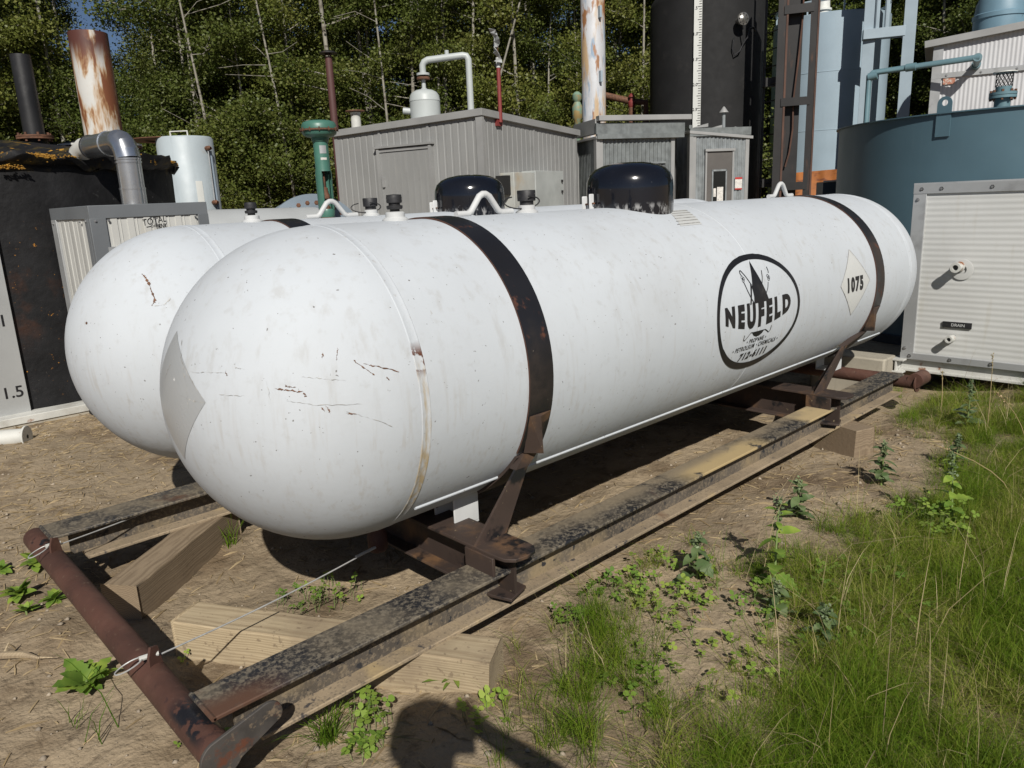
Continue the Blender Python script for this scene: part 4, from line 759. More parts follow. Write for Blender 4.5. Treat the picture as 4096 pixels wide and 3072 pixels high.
def shed1_extras():
    def onf(s_, z, o=.0): return C1+f1*s_-s1*o+Vector((0, 0, z))
    def ons(s_, z, o=.0): return C1+s1*s_-f1*o+Vector((0, 0, z))
    M = axisM(C1, f1, -s1, (0, 0, 1))
    d = MB().box((.95, .014, .42), (1.95, .045, 2.28), M).build('door', m_galv, t1, bev=.004)
    for a, b in (((.90, .012, .42), (.95, .075, 2.33)), ((1.95, .012, .42), (2.0, .075, 2.33)), ((.91, .012, 2.285), (1.99, .060, 2.33))): MB().box(a, b, M).build('frame', m_galvtrim, d)
    for k in range(7): MB().box((1.03+.125*k, .045, .45), (1.07+.125*k, .052, 2.25), M).build('rib', m_galv, d)
    MB().box((.87, .012, 2.345), (2.05, .09, 2.375), M).build('drip_cap', m_galvtrim, d); MB().box((1.88, .046, 1.75), (1.92, .075, 1.90), M).build('latch', m_galvtrim, d)
    # electrical box on the side wall
    M2 = axisM(C1, s1, -f1, (0, 0, 1)); e = thing('electrical_box', 'pale grey two door electrical box with rust stain on the grey shed', 'electrical box', ons(1.2, 1.0, .1))
    MB().box((.42, .012, 1.08), (1.03, .26, 1.87), M2).build('door', mat('stained_cream_door', (.40, .41, .385), .5, layers=[dict(c=(.42, .29, .14), s=1.2, lo=.52, hi=.68, amt=.8)]), e, bev=.006); MB().box((1.04, .012, 1.03), (1.95, .27, 1.90), M2).build('door', mat('pale_grey_door', (.36, .38, .37), .45), e, bev=.006)
    MB().box((1.80, .271, 1.16), (1.93, .274, 1.30), M2).build('danger_label', m_redp, e); MB().box((.30, .012, 1.55), (.415, .2, 1.83), M2).build('junction_box', m_dark, e)
    for z in (1.55, 1.72): MB().box((1.87, .27, z), (1.90, .295, z+.04), M2).build('latch', m_blacksteel, e)
    for s_ in (.5, 1.1): q = MB(); q.tube([ons(s_, .3, .1), ons(s_, 1.1, .1)], .05, 10); q.build('conduit', m_galvtrim, e)
    # red pole with tattered flag and roof fittings
    p = thing('red_pole', 'thin red pole with a tattered rag on the grey shed', 'pole', ons(.42, 2.6, .03))
    MB().box((.36, .0, 2.55), (.50, .045, 2.74), M2).build('mount', m_redpipe, p); MB().tube([ons(.43, 2.6, .06), ons(.43, 3.42, .06)], .030, 12).build('post', m_redpipe, p); MB().tube([ons(.43, 3.36, .06), ons(.43, 3.50, .06)], .033, 12).build('white_band', m_decal, p)
    MB().tube([ons(.43, 3.5, .06), ons(.40, 3.75, .08)], .008, 6).build('rod', m_rustb, p)
    V = []; n = 9
    for i in range(n+1):
        for j in range(3): V.append(ons(.37-.055*j-.05*math.sin(i*1.3+j), 3.82-.045*i+.02*j, .10+.05*math.sin(i*.9+j*2)))
    rg = MB().add(V, [(3*i+j, 3*i+j+1, 3*i+j+4, 3*i+j+3) for i in range(n//2) for j in range(2)]+[(3*i, 3*i+1, 3*i+4, 3*i+3) for i in range(n//2, n)]).build('rag', m_palegrey, p, smooth=0); sm = rg.modifiers.new('solid', 'SOLIDIFY'); sm.thickness = .008
    MB().tube([ons(.40, 3.75, .08), ons(.37, 3.81, .10)], .006, 6).build('string', m_rustb, p)
    # grey vessel with pipe loop behind the roof edge
    c = Vector((*polar(52.05, 13.0), 0)); v = thing('roof_vessel', 'light grey domed vessel with a bent vent pipe above the grey shed', 'vessel', c+Vector((0, 0, 2.7)))
    MB().lathe([(.245, 2.3), (.245, 3.07), (.25, 3.075), (.25, 3.09), (.245, 3.10), (.236, 3.16), (.205, 3.21), (.14, 3.245), (.06, 3.26), (.035, 3.28), (.032, 3.42), (.0005, 3.42)], 40, T(c.x, c.y, 0)).build('shell', m_greyvess, v)
    for z in (3.41, 3.47): MB().lathe([(.03, z), (.105, z), (.105, z+.035), (.03, z+.035)], 28, T(c.x, c.y, 0)).build('flange', m_greyvess if z > 3.45 else m_rustb, v)
    d = Vector((math.sin(YAW), -math.cos(YAW), 0)); a = c+Vector((0, 0, 3.5)); L = .74
    MB().tube([a, a+Vector((0, 0, .12)), a+Vector((0, 0, .17))+d*.03, a+Vector((0, 0, .20))+d*.09, a+Vector((0, 0, .245))+d*(L-.09), a+Vector((0, 0, .235))+d*(L-.03), a+Vector((0, 0, .18))+d*L, a+Vector((0, 0, -.9))+d*L], .053, 16).build('vent_pipe', m_greyvess, v, smooth=70)
    MB().tube([a+Vector((0, 0, .22))+d*.40, a+Vector((0, 0, .33))+d*.40], .035, 10).build('nozzle', m_greyvess, v); MB().tube([c-d*.2+Vector((0, 0, 2.93)), c-d*.36+Vector((0, 0, 2.95))], .05, 12).build('nozzle', m_greyvess, v)
    # little white flared vent and maroon stack
    q = Vector((*polar(57.0, 13.4), 0)); w = thing('white_vent', 'short white vent with rusty brim on the grey shed roof', 'vent pipe', q+Vector((0, 0, 2.6)))
    MB().lathe([(.085, 2.5), (.080, 2.88), (.075, 2.93), (.09, 2.98)], 24, T(q.x, q.y, 0)).build('pipe', m_grime, w); MB().lathe([(.0005, 3.02), (.155, 3.01), (.16, 2.995), (.08, 2.985)], 28, T(q.x, q.y, 0)).build('brim', m_rustb, w)
    q = Vector((*polar(58.5, 14.3), 0)); w = thing('maroon_stack', 'thin maroon exhaust stack with flat cap behind the grey shed', 'stack', q)
    MB().lathe([(.068, 0), (.062, 4.0)], 20, T(q.x, q.y, 0)).build('pipe', m_brown, w); MB().lathe([(.0005, 4.10), (.08, 4.095), (.155, 4.065), (.155, 4.05), (.06, 4.045)], 28, T(q.x, q.y, 0)).build('cap', m_blacksteel, w)
    for k in range(3): a_ = k*2.1; MB().tube([(q.x+.055*math.cos(a_), q.y+.055*math.sin(a_), 3.98), (q.x+.055*math.cos(a_), q.y+.055*math.sin(a_), 4.06)], .008, 6).build('cap_strut', m_brown, w)
shed1_extras()
t2, C2, f2, s2 = shed('galvanised_shed', 'middle galvanised corrugated shed with a deep roof fascia beside the tall stack', polar(39.7, 13.7), 62, 1.0, 1.45, .3, 2.46, 2.46, 2.44, m_galv2, m_galvtrim, .076, .018, SINE, 1, 1, fasc=.04)
t3, C3, f3, s3 = shed('small_galvanised_shed', 'small galvanised shed with brown windowed door and cowl vent', polar(33.1, 14.6), 56, .75, 1.10, .3, 2.52, 2.56, 2.40, m_galv3, m_galvtrim, .076, .018, SINE, 1, 1, fasc=.05)
def shed23_extras():
    M = axisM(C2, s2, -f2, (0, 0, 1))
    MB().box((-.06, .01, 2.50), (1.62, .075, 2.68), M).build('fascia', m_galv2, t2); MB().box((-.03, -.02, 2.715), (1.72, .14, 2.80), M).build('roof_edge', m_galvtrim, t2, bev=.004); MB().box((-.05, .02, 2.42), (1.60, .10, 2.50), M).build('fascia', m_galv2, t2)
    Mf = axisM(C2, f2, -s2, (0, 0, 1)); MB().box((.0, -.05, 2.52), (1.05, .05, 2.76), Mf).build('fascia', m_galvtrim, t2)
    MB().box((.98, .02, 1.99), (1.27, .05, 2.02), M).build('vent_lip', m_galv3, t2)
    # door on the small shed
    M = axisM(C3, s3, -f3, (0, 0, 1))
    d = MB().box((.27, .02, .32), (.77, .05, 2.17), M).build('door', m_doorb, t3, bev=.003)
    for a, b in (((.245, .02, .32), (.275, .065, 2.20)), ((.765, .02, .32), (.795, .065, 2.20)), ((.235, .02, 2.17), (.81, .085, 2.215))): MB().box(a, b, M).build('frame', m_galvtrim, d)
    w = MB().box((.40, .05, 1.25), (.64, .056, 1.82), M).build('window', m_glass, d)
    for a, b in (((.375, .048, 1.22), (.40, .066, 1.85)), ((.64, .048, 1.22), (.665, .066, 1.85)), ((.375, .048, 1.82), (.665, .066, 1.85)), ((.375, .048, 1.22), (.665, .066, 1.25))): MB().box(a, b, M).build('window_frame', m_galv3, d)
    MB().box((.41, .057, 1.37), (.46, .0595, 1.52), M).build('notice', m_paper, d); MB().box((.48, .057, 1.26), (.60, .0595, 1.54), M).build('notice', m_paper, d)
    s_ = MB().box((.84, .03, 1.48), (.98, .036, 1.70), M).build('sign', m_paper, t3, label='torn red and white notice'); MB().box((.84, .0365, 1.665), (.98, .038, 1.70), M).build('red_band', m_redp, s_); MB().box((.84, .0365, 1.48), (.98, .038, 1.505), M).build('red_band', m_redp, s_)
    MB().box((-.05, .0, 2.44), (1.12, .05, 2.58), M).build('fascia', m_galv2, t3); Mf = axisM(C3, f3, -s3, (0, 0, 1)); MB().box((.0, .0, 2.50), (.45, .05, 2.64), Mf).build('fascia', m_galv2, t3)
    for k in range(4): MB().prism([(0, 0), (.27, .015), (.27, .075)], axisM(C3+s3*(.05+.27*k)+f3*(.02)+Vector((0, 0, 2.59-.035*k)), s3, (0, 0, 1), f3), .25).build('roof_tile', m_galvtrim, t3)
    q = Vector((*polar(30.95, 15.0), 0)); MB().lathe([(.032, 2.4), (.032, 2.86)], 14, T(q.x, q.y, 0)).build('vent_pipe', m_galv3, t3); MB().lathe([(.085, 2.85), (.083, 2.855), (.02, 2.945), (.0005, 2.96)], 20, T(q.x, q.y, 0)).build('vent_cowl', m_galvtrim, t3)
    # tall weathered stack behind the middle shed
    c = Vector((*polar(39.95, 15.2), 0)); t = thing('tall_stack', 'tall blue and white weathered stack rusting behind the middle shed', 'stack', c)
    MB().lathe([(.225, 0), (.222, 7.5), (.21, 7.52)], 40, T(c.x, c.y, 0)).build('pipe', m_tallpipe, t)
    for z in (3.62, 4.72): q = MB(); M = facing((c.x, c.y, z), R(250)); q.box((-.02, -.10, .20), (.02, .10, .30), M); q.build('lug', m_frameblue, t, bev=.004)
    # small pipework glimpsed between stack and black tank
    t = thing('yard_pipework', 'rusty green and red pipework behind the middle shed', 'pipework', (*polar(38, 18.5), 0))
    P = [Vector((*polar(a, 18.5), z)) for a, z in ((39.3, 3.72), (37.4, 3.55), (36.3, 3.50), (36.2, 2.0))]
    MB().tube(P, .075, 12).build('pipe', m_rustb, t); q = Vector((*polar(37.3, 18.4), 0)); MB().lathe([(.06, 3.40), (.08, 3.44), (.08, 3.52), (.045, 3.56), (.045, 3.61), (.075, 3.62), (.075, 3.65), (.025, 3.70), (.0005, 3.71)], 14, T(q.x, q.y, 0)).build('valve', m_redpipe, t); MB().tube([q+Vector((0, 0, 1.5)), q+Vector((0, 0, 3.4))], .07, 10).build('riser', m_rustb, t)
    g = Vector((*polar(41.15, 18.5), 0)); t = thing('green_valve', 'faded green valve body left of the tall stack', 'valve', g); MB().lathe([(.10, 0), (.08, 3.2), (.12, 3.25), (.12, 3.5), (.07, 3.60), (.11, 3.66), (.11, 3.76), (.05, 3.82), (.0005, 3.83)], 18, T(g.x, g.y, 0)).build('body', mat('faded_green', (.17, .26, .19), .6, layers=[dict(c=(.28, .20, .08), s=4, lo=.5, hi=.6)]), t)
shed23_extras()
# ------------------------------------------------------------------ middle distance left: vessel, flange, valve, pale tank
def mid_left():
    # lying pale grey vessel
    a = Vector((*polar(70, 7.6), 1.12)); b = Vector((*polar(60.6, 8.3), 1.10)); d = (b-a).normalized(); s_ = Vector((0, 0, 1)).cross(d); M = axisM(a-d*1.2, s_, Vector((0, 0, 1)), d) if False else axisM(a-d*.3, Vector((0, 0, 1)), d.cross(Vector((0, 0, 1))), d)
    L = (b-a).length+.3; t = thing('lying_vessel', 'pale grey horizontal vessel lying behind the rear propane tank', 'vessel', (a+b)/2*Vector((1, 1, 0)) if False else ((a.x+b.x)/2, (a.y+b.y)/2, .6))
    MB().lathe([(.001, -.15), (.2, -.12), (.34, -.04), (.385, .05), (.385, L)], 56, M).build('shell', m_palegrey, t)
    for k in (.35, .9): p = a+d*(L*k-.2); MB().box((-.05, -.3, 0), (.05, .3, 1.0), axisM((p.x, p.y, -.05), d, s_, (0, 0, 1))).build('saddle', m_slateblue, t)
    # big slate blue bolted cover facing the camera
    c = Vector((*polar(60.6, 8.35), 1.07)); n = Vector((CAM.x-c.x, CAM.y-c.y, 0)).normalized(); n = (n+Vector((.25, -.1, 0))).normalized(); M = axisM(c, Vector((0, 0, 1)).cross(n), (0, 0, 1), n)
    t = thing('bolted_cover', 'slate blue round cover with rusty bolts behind the rear tank', 'flange cover', (c.x, c.y, .4)); cv = MB().lathe([(.50, -.5), (.50, -.05), (.545, -.05), (.55, -.04), (.55, .0), (.0005, .004)], 64, M).build('plate', m_slateblue, t)
    for i in range(30):
        w = 2*math.pi*i/30; q = MB(); bolt(q, M @ T(.46*math.cos(w), .46*math.sin(w), 0), .017); q.build('bolt', m_rustb, cv)
    MB().box((-.3, -1.1, -.45), (.3, -.4, -.1), M).build('stand', m_slateblue, t)
    # green valve actuator
    g = Vector((*polar(59.6, 7.9), 0)); x, y = g.x, g.y; t = thing('valve_actuator', 'teal green valve actuator with wide mushroom head', 'valve actuator', (x, y, 1.3))
    MB().lathe([(.0005, 2.295), (.11, 2.292), (.15, 2.278), (.166, 2.25), (.168, 2.215)], 40, T(x, y, 0)).build('diaphragm_case', m_green, t, smooth=60)
    MB().lathe([(.168, 2.212), (.182, 2.212), (.182, 2.198), (.168, 2.198)], 40, T(x, y, 0)).build('case_flange', m_rustb, t)
    MB().lathe([(.168, 2.198), (.160, 2.165), (.13, 2.145), (.085, 2.135), (.082, 2.10), (.072, 2.095)], 40, T(x, y, 0)).build('lower_case', m_green, t, smooth=60)
    for i in range(12): a_ = i*math.pi/6; MB().tube([(x+.176*math.cos(a_), y+.176*math.sin(a_), 2.19), (x+.176*math.cos(a_), y+.176*math.sin(a_), 2.225)], .007, 6).build('bolt', m_rustb, t)
    yk = MB().lathe([(.072, 2.11), (.072, 1.84), (.075, 1.82)], 32, T(x, y, 0)).build('yoke', m_green, t)
    vd = Vector((CAM.x-x, CAM.y-y, 0)).normalized(); sd_ = Vector((-vd.y, vd.x, 0)); o2 = (vd*.75+sd_*.55).normalized(); s2_ = Vector((-o2.y, o2.x, 0))
    aw = math.atan2(vd.y, vd.x)+.45
    for k in (0, 1):
        a0 = aw+R(38)+k*math.pi; a1 = aw+math.pi-R(38)+k*math.pi
        MB().lathe([(.052, 1.84), (.073, 1.84), (.080, 1.80), (.080, 1.46), (.07, 1.42), (.05, 1.42), (.052, 1.84)], 14, T(x, y, 0), a0, a1).build('leg', m_green, yk, smooth=50)
    MB().lathe([(.0005, 1.46), (.07, 1.46), (.078, 1.44), (.07, 1.38), (.0005, 1.38)], 24, T(x, y, 0)).build('foot', m_green, yk); MB().tube([(x, y, 1.42), (x, y, 1.85)], .012, 8).build('stem', m_rustb, t)
    MB().lathe([(.015, 1.55), (.04, 1.56), (.04, 1.60), (.028, 1.62), (.028, 1.66), (.015, 1.67)], 12, T(x, y, 0)).build('coupling', m_rustb, t); MB().lathe([(.04, 1.44), (.04, 1.48), (.02, 1.50)], 8, T(x, y, 0)).build('gland', m_rustb, t)
    MB().tube([(x, y, .5), (x, y, 1.40)], .07, 14).build('valve_body', m_rustb, t)
    az = math.atan2(vd.y, vd.x)
    for z, h, w in ((1.985, .075, .065), (1.925, .022, .06)):
        V = []; n_ = 5
        for i in range(n_+1):
            aa = az+.25-w/.072*.5+w/.072*i/n_
            for zz in (z, z+h): V.append((x+.0735*math.cos(aa), y+.0735*math.sin(aa), zz))
        MB().add(V, [(2*i, 2*i+2, 2*i+3, 2*i+1) for i in range(n_)]).build('name_plate', m_paper if h < .05 else m_alu, t)
    # pale blue upright tank with handle
    c = Vector((*polar(68.5, 11.0), 0)); x, y = c.x, c.y; t = thing('pale_upright_tank', 'pale blue white upright tank with lid handle behind the black tar tank', 'storage tank', (x, y, 0)); r = .345
    MB().lathe([(r, 0), (r, 2.40), (r-.02, 2.425), (.0005, 2.43)], 48, T(x, y, 0)).build('shell', m_paleblue, t); l = MB().lathe([(.30, 2.418), (.50, 2.418), (.50, 2.428), (.3, 2.43), (.0005, 2.435)], 40, T(*polar(69.4, 11.3), 0)).build('lid', m_rustb, t)
    d = Vector((math.sin(YAW), -math.cos(YAW), 0)); q = c-d*.06+Vector((0, 0, 2.42)); MB().tube([q-d*.11, q-d*.11+Vector((0, 0, .085)), q+d*.11+Vector((0, 0, .085)), q+d*.11], .011, 8).build('handle', m_scale, t, smooth=0)
    az = math.atan2(CAM.y-y, CAM.x-x); A = lambda da, z, e=.03: Vector((x+(r+e)*math.cos(az+da), y+(r+e)*math.sin(az+da), z))
    MB().tube([A(.75, 2.26, .04), A(.75, 1.6, .04)], .008, 8).build('sight_glass', m_alu, t); MB().tube([A(.92, 2.24, .02), A(.95, 1.5, .02)], .016, 8).build('conduit', m_slateblue, t)
    for z in (2.27, 1.60): MB().lathe([(.02, -.03), (.03, -.01), (.03, .04), (.015, .06)], 8, facing(A(.75, z, .03), az+.75)).build('valve', m_rustb, t); MB().tube([A(.68, z, .02), A(.9, z, .05)], .012, 6).build('valve_arm', m_rustb, t)
    V = []
    for i in range(5):
        for z in (1.55, 1.87): V.append(A(.18+.06*i, z, .004))
    MB().add(V, [(2*i, 2*i+2, 2*i+3, 2*i+1) for i in range(4)]).build('label_sheet', m_scale, t)
mid_left()
# ------------------------------------------------------------------ black tar-coated tank on the left
def tar_tank():
    cx, cy, r = .116, 5.762, 1.5; t = thing('tar_coated_tank', 'round black tar coated tank with orange lichen along its rim', 'storage tank', (cx, cy, .1)); zr = 1.90
    n = 160; prof = [(r, .08, 0), (r, .5, .3), (r, 1.0, .3), (r, 1.5, .3), (r, zr-.07, .4), (r-.01, zr-.045, .5), (r+.055, zr-.035, 2.2), (r+.075, zr-.01, 2.5), (r+.06, zr+.025, 2.2), (r-.05, zr+.045, 1.5), (r-.35, zr+.10, 1.), (.6, zr+.2, .5), (.01, zr+.26, 0)]
    V = []
    for k, (rr_, z, a) in enumerate(prof):
        for j in range(n):
            w = 2*math.pi*j/n; e = a*(.018*math.sin(7*w+k)+.012*math.sin(17*w+2*k)+.010*math.sin(31*w)); V.append((cx+(rr_+e*.6)*math.cos(w), cy+(rr_+e*.6)*math.sin(w), z+e*(.8 if k > 4 else 0)))
    F = [(i*n+j, i*n+(j+1) % n, (i+1)*n+(j+1) % n, (i+1)*n+j) for i in range(len(prof)-1) for j in range(n)]
    MB().add(V, F).build('shell', m_tar, t, smooth=60)
    # lichen crusts on the rim: small bumpy lumps
    li = mat('orange_lichen', (.42, .23, .035), .9, var=.35, vs_=30, bump=[(60, .6, .01)])
    def crust(a0, a1, k, zz, sp, name='lichen'):
        mb = MB()
        for i in range(k):
            w = R(random.uniform(a0, a1)); rr_ = r+random.uniform(*sp); s_ = random.uniform(.004, .012); z = zz+random.gauss(0, .008)-max(0, rr_-r-.03)*.6
            c = Vector((cx+rr_*math.cos(w), cy+rr_*math.sin(w), z)); m = 6; V = [c+Vector((s_*math.cos(q*1.047)*random.uniform(.7, 1.3), s_*math.sin(q*1.047)*random.uniform(.7, 1.3), 0)) for q in range(m)]+[c+Vector((0, 0, s_*.5))]+[c-Vector((0, 0, s_*.6))]
            mb.add(V, [(q, (q+1) % m, m) for q in range(m)]+[((q+1) % m, q, m+1) for q in range(m)])
        tag(mb.build(name, li, t), kind='stuff')
    crust(262, 278, 2200, zr+.025, (-.12, .07)); crust(304, 342, 2600, zr+.035, (-.12, .07)); crust(277, 304, 160, zr+.02, (-.05, .06)); crust(264, 270, 60, zr-.03, (.06, .08))
    # gauge board
    Mg = axisM((-.125, 4.262, 0), (1, .03, 0), (0, 0, 1), (.03, -1, 0)); g = MB().box((-.34, .02, .0), (0, 2.0, .02), Mg).build('gauge_board', m_gauge, t, bev=.002)
    text_flat('figure', '1', .085, Mg @ T(-.065, .735, .0215), m_ink, g, bold=.012); text_flat('figure', '1.5', .085, Mg @ T(-.085, .205, .0215), m_ink, g, bold=.012); text_flat('figure', '0.5', .085, Mg @ T(-.085, 1.265, .0215), m_ink, g, bold=.012)
    for i in range(18): MB().box((-.335, .095+.106*i, .0205), (-.245 if i % 5 == 0 else -.175-.06*(i % 2)*0-.03, .11+.106*i, .0222), Mg).build('tick', m_ink, g, smooth=0)
    # base skid and white runner tube
    b = thing('tank_skid', 'pale rusty skid platform below the black tar coated tank', 'steel skid', (cx, cy, 0)); MB().box((-1.9, 4.10, .03), (1.95, 7.4, .085)).build('deck', m_grime, b, bev=.004)
    for y in (4.16, 7.2): MB().box((-1.9, y-.05, -.1), (1.95, y+.05, .03)).build('runner', m_conc, b)
    rt_ = thing('white_tube', 'white round tube with rounded end plate lying by the tar coated tank', 'tube', (-.5, 3.85, 0)); MB().tube([(-.30, 3.60, .055), (-.95, 4.06, .055)], .058, 24).build('tube', m_grime, rt_)
    d = Vector((.65, -.46, 0)).normalized(); s_ = Vector((-d.y, d.x, 0)); M = axisM((-.30, 3.60, .055), s_, (0, 0, 1), d); MB().prism([(.075*math.cos(a), .075*math.sin(a)) for a in np.linspace(R(-20), R(200), 20)]+[(-.075, -.09), (.075, -.09)], M, .014).build('end_plate', m_grime, rt_, bev=.003); MB().lathe([(.014, .0145), (.0005, .015)], 12, M).build('hole', m_dark, rt_)
    # black vent stack with flange
    p = Vector((*polar(77.1, 7.6), 0)); x, y = p.x, p.y; v = thing('black_vent_stack', 'sooty black vent stack with rusty flange on the tar coated tank', 'stack', (x, y, 2.0))
    MB().lathe([(.125, 1.95), (.11, 2.03), (.095, 2.06), (.09, 2.12)], 28, T(x, y, 0)).build('neck', m_tar, v); MB().lathe([(.07, 2.12), (.135, 2.12), (.135, 2.135), (.07, 2.135)], 36, T(x, y, 0)).build('flange', m_rustb, v); MB().lathe([(.07, 2.138), (.135, 2.138), (.135, 2.150), (.075, 2.150)], 36, T(x, y, 0)).build('flange', m_rustb, v); MB().lathe([(.078, 2.15), (.074, 2.77), (.068, 2.77), (.068, 2.5)], 32, T(x, y, 0)).build('pipe', m_blackpipe, v)
    for i in range(8): a = i*math.pi/4; MB().tube([(x+.115*math.cos(a), y+.115*math.sin(a), 2.10), (x+.115*math.cos(a), y+.115*math.sin(a), 2.17)], .010, 6).build('bolt', m_rustb, v)
    # rusted white stack
    p = Vector((*polar(73.25, 8.0), 0)); x, y = p.x, p.y; v = thing('rusted_white_stack', 'wide white stack streaked with rust on the tar coated tank', 'stack', (x, y, 2.0)); MB().lathe([(.158, 1.95), (.158, 3.04), (.148, 3.04), (.148, 2.6)], 48, T(x, y, 0)).build('pipe', m_ruststack, v)
    # hatch plates behind it
    p = Vector((*polar(73.6, 8.3), 0)); h = thing('roof_hatch', 'low rusty hatch plates on the tar coated tank roof', 'hatch', (p.x, p.y, 2.0)); MB().lathe([(.30, 1.98), (.30, 2.09)], 32, T(p.x, p.y, 0)).build('neck', m_tar, h)
    for z in (2.09, 2.112): MB().lathe([(.0005, z), (.36, z), (.36, z+.016), (.0005, z+.017)], 40, T(p.x, p.y, 0)).build('plate', m_rustb if z < 2.1 else m_grime, h)
    MB().lathe([(.36, 2.13), (.30, 2.15), (.0005, 2.17)], 24, T(p.x, p.y, 0)).build('crown', m_tar, h)
tar_tank()
def heater():
    x0, x1, y0, y1, z0, z1 = .245, .995, 3.28, 4.22, .10, 1.55
    t = thing('heater_cabinet', 'off white heater cabinet with slate trim and TOTAL TANK lettering', 'cabinet', ((x0+x1)/2, (y0+y1)/2, 0))
    STR = ((0, 0), (.06, 0), (.08, 1), (.46, 1), (.5, 0), (.62, 0), (.64, .6), (.68, .6), (.7, 0))
    ribbed('wall_panel', (x0, y1), (x0, y0), z0, z1-.04, m_heatp, t, .125, .006, STR, out=-1) if False else None
    ribbed('wall_panel', (x0, y0), (x0, y1), z0, z1-.04, m_heatp, t, .21, .0035, STR, out=-1); ribbed('wall_panel', (x0, y0), (x1, y0), z0, z1-.04, m_heatp, t, .105, .006, STR, out=1); ribbed('wall_panel', (x1, y0), (x1, y1), z0, z1-.04, m_heatp, t, .105, .006, STR, out=1); ribbed('wall_panel', (x0, y1), (x1, y1), z0, z1-.04, m_heatp, t, .105, .006, STR, out=-1)
    MB().box((x0-.012, y0-.012, z1-.085), (x1+.012, y1+.012, z1)).build('top_trim', m_heatt, t, bev=.003)
    MB().box((x0-.014, y0-.014, z0), (x0+.085, y0+.03, z1-.083)).build('corner_trim', m_heatt, t, bev=.002); MB().box((x0-.0145, y0+.03, z0), (x0+.02, y0+.10, z1-.083)).build('corner_trim', m_heatt, t, bev=.002)
    MB().box((x0-.014, y1-.12, z0), (x0+.02, y1+.006, z1-.083)).build('corner_trim', m_alu, t, bev=.002); MB().box((x1-.06, y0-.014, z0), (x1+.014, y0+.03, z1-.083)).build('corner_trim', m_heatt, t, bev=.002)
    MB().box((x0-.02, y0-.02, -.05), (x1+.02, y1+.02, z0)).build('plinth', m_dark, t)
    for y, z in ((y0+.07, z1-.10), (y0+.2, z1-.10), (y1-.05, z1-.11)): q = MB(); bolt(q, axisM((x0-.015, y, z), (0, 1, 0), (0, 0, 1), (-1, 0, 0)), .006); q.build('bolt', m_steel, t)
    for x in (x0+.1, x0+.02, x1-.08): q = MB(); bolt(q, axisM((x, y0-.015, z1-.10), (1, 0, 0), (0, 0, 1), (0, -1, 0)), .006); q.build('bolt', m_steel, t)
    M = axisM((.555, y0-.0085, 1.405), (math.cos(.14), 0, math.sin(.14)), (-math.sin(.14), 0, math.cos(.14)), (0, -1, 0))
    text_flat('lettering', 'TOTAL', .042, M, m_ink, t, center=False, shear=.15, sx=.85); MB().box((.02, -.014, 0), (.12, -.010, .0006), M).build('underline', m_ink, t, smooth=0)
    M = axisM((.635, y0-.0085, 1.382), (1, 0, 0), (0, 0, 1), (0, -1, 0)); text_flat('lettering', 'TANK', .034, M, m_ink, t, center=False, sx=.62, bold=.02)
    MB().box((.315, y0-.02, 1.22), (.42, y0-.004, 1.28)).build('louvre', m_alu, t)
    # silver flue duct: up from the roof, bent back into the black tank's roof pipe
    c = Vector((.632, 3.60, 0)); d = thing('flue_duct', 'shiny silver flue duct elbow rising from the heater cabinet', 'duct', (c.x, c.y, z1)); r = .083
    MB().tube([c+Vector((0, 0, z1-.02)), c+Vector((0, 0, 1.66))], r+.001, 32).build('pipe', m_duct, d); MB().tube([c+Vector((0, 0, 1.655)), c+Vector((0, 0, 1.86))], r-.001, 32).build('pipe', m_duct, d)
    for z in (1.66, 1.84, 1.862): MB().tube([c+Vector((0, 0, z-.006)), c+Vector((0, 0, z+.006))], r+.004, 32).build('crimp_band', m_duct, d)
    h = Vector((-.12, 1, 0)).normalized(); R_ = .095; pts = [c+Vector((0, 0, 1.865))+h*R_*(1-math.cos(a))+Vector((0, 0, R_*1.25*math.sin(a))) for a in np.linspace(0, math.pi/2, 5)]
    MB().tube(pts, [r+.001]*5, 32).build('elbow', m_duct, d, smooth=15); e = pts[-1]
    MB().tube([e-h*.005, e+h*.16], r+.001, 32).build('pipe', m_duct, d); MB().tube([e+h*.15, e+h*.162], r+.006, 32).build('crimp_band', m_duct, d); MB().tube([e+h*.155, e+h*.46], r-.001, 32).build('pipe', m_duct, d); MB().tube([e+h*.45, e+h*.465], r+.004, 32).build('crimp_band', m_rub, d)
    q = e+h*.45; MB().tube([q-h*.03, q+h*.12, q+h*.22+Vector((0, 0, -.03)), q+h*.27+Vector((0, 0, -.10)), q+h*.28+Vector((0, 0, -.25))], .075, 24).build('elbow', m_grime, d)
heater()
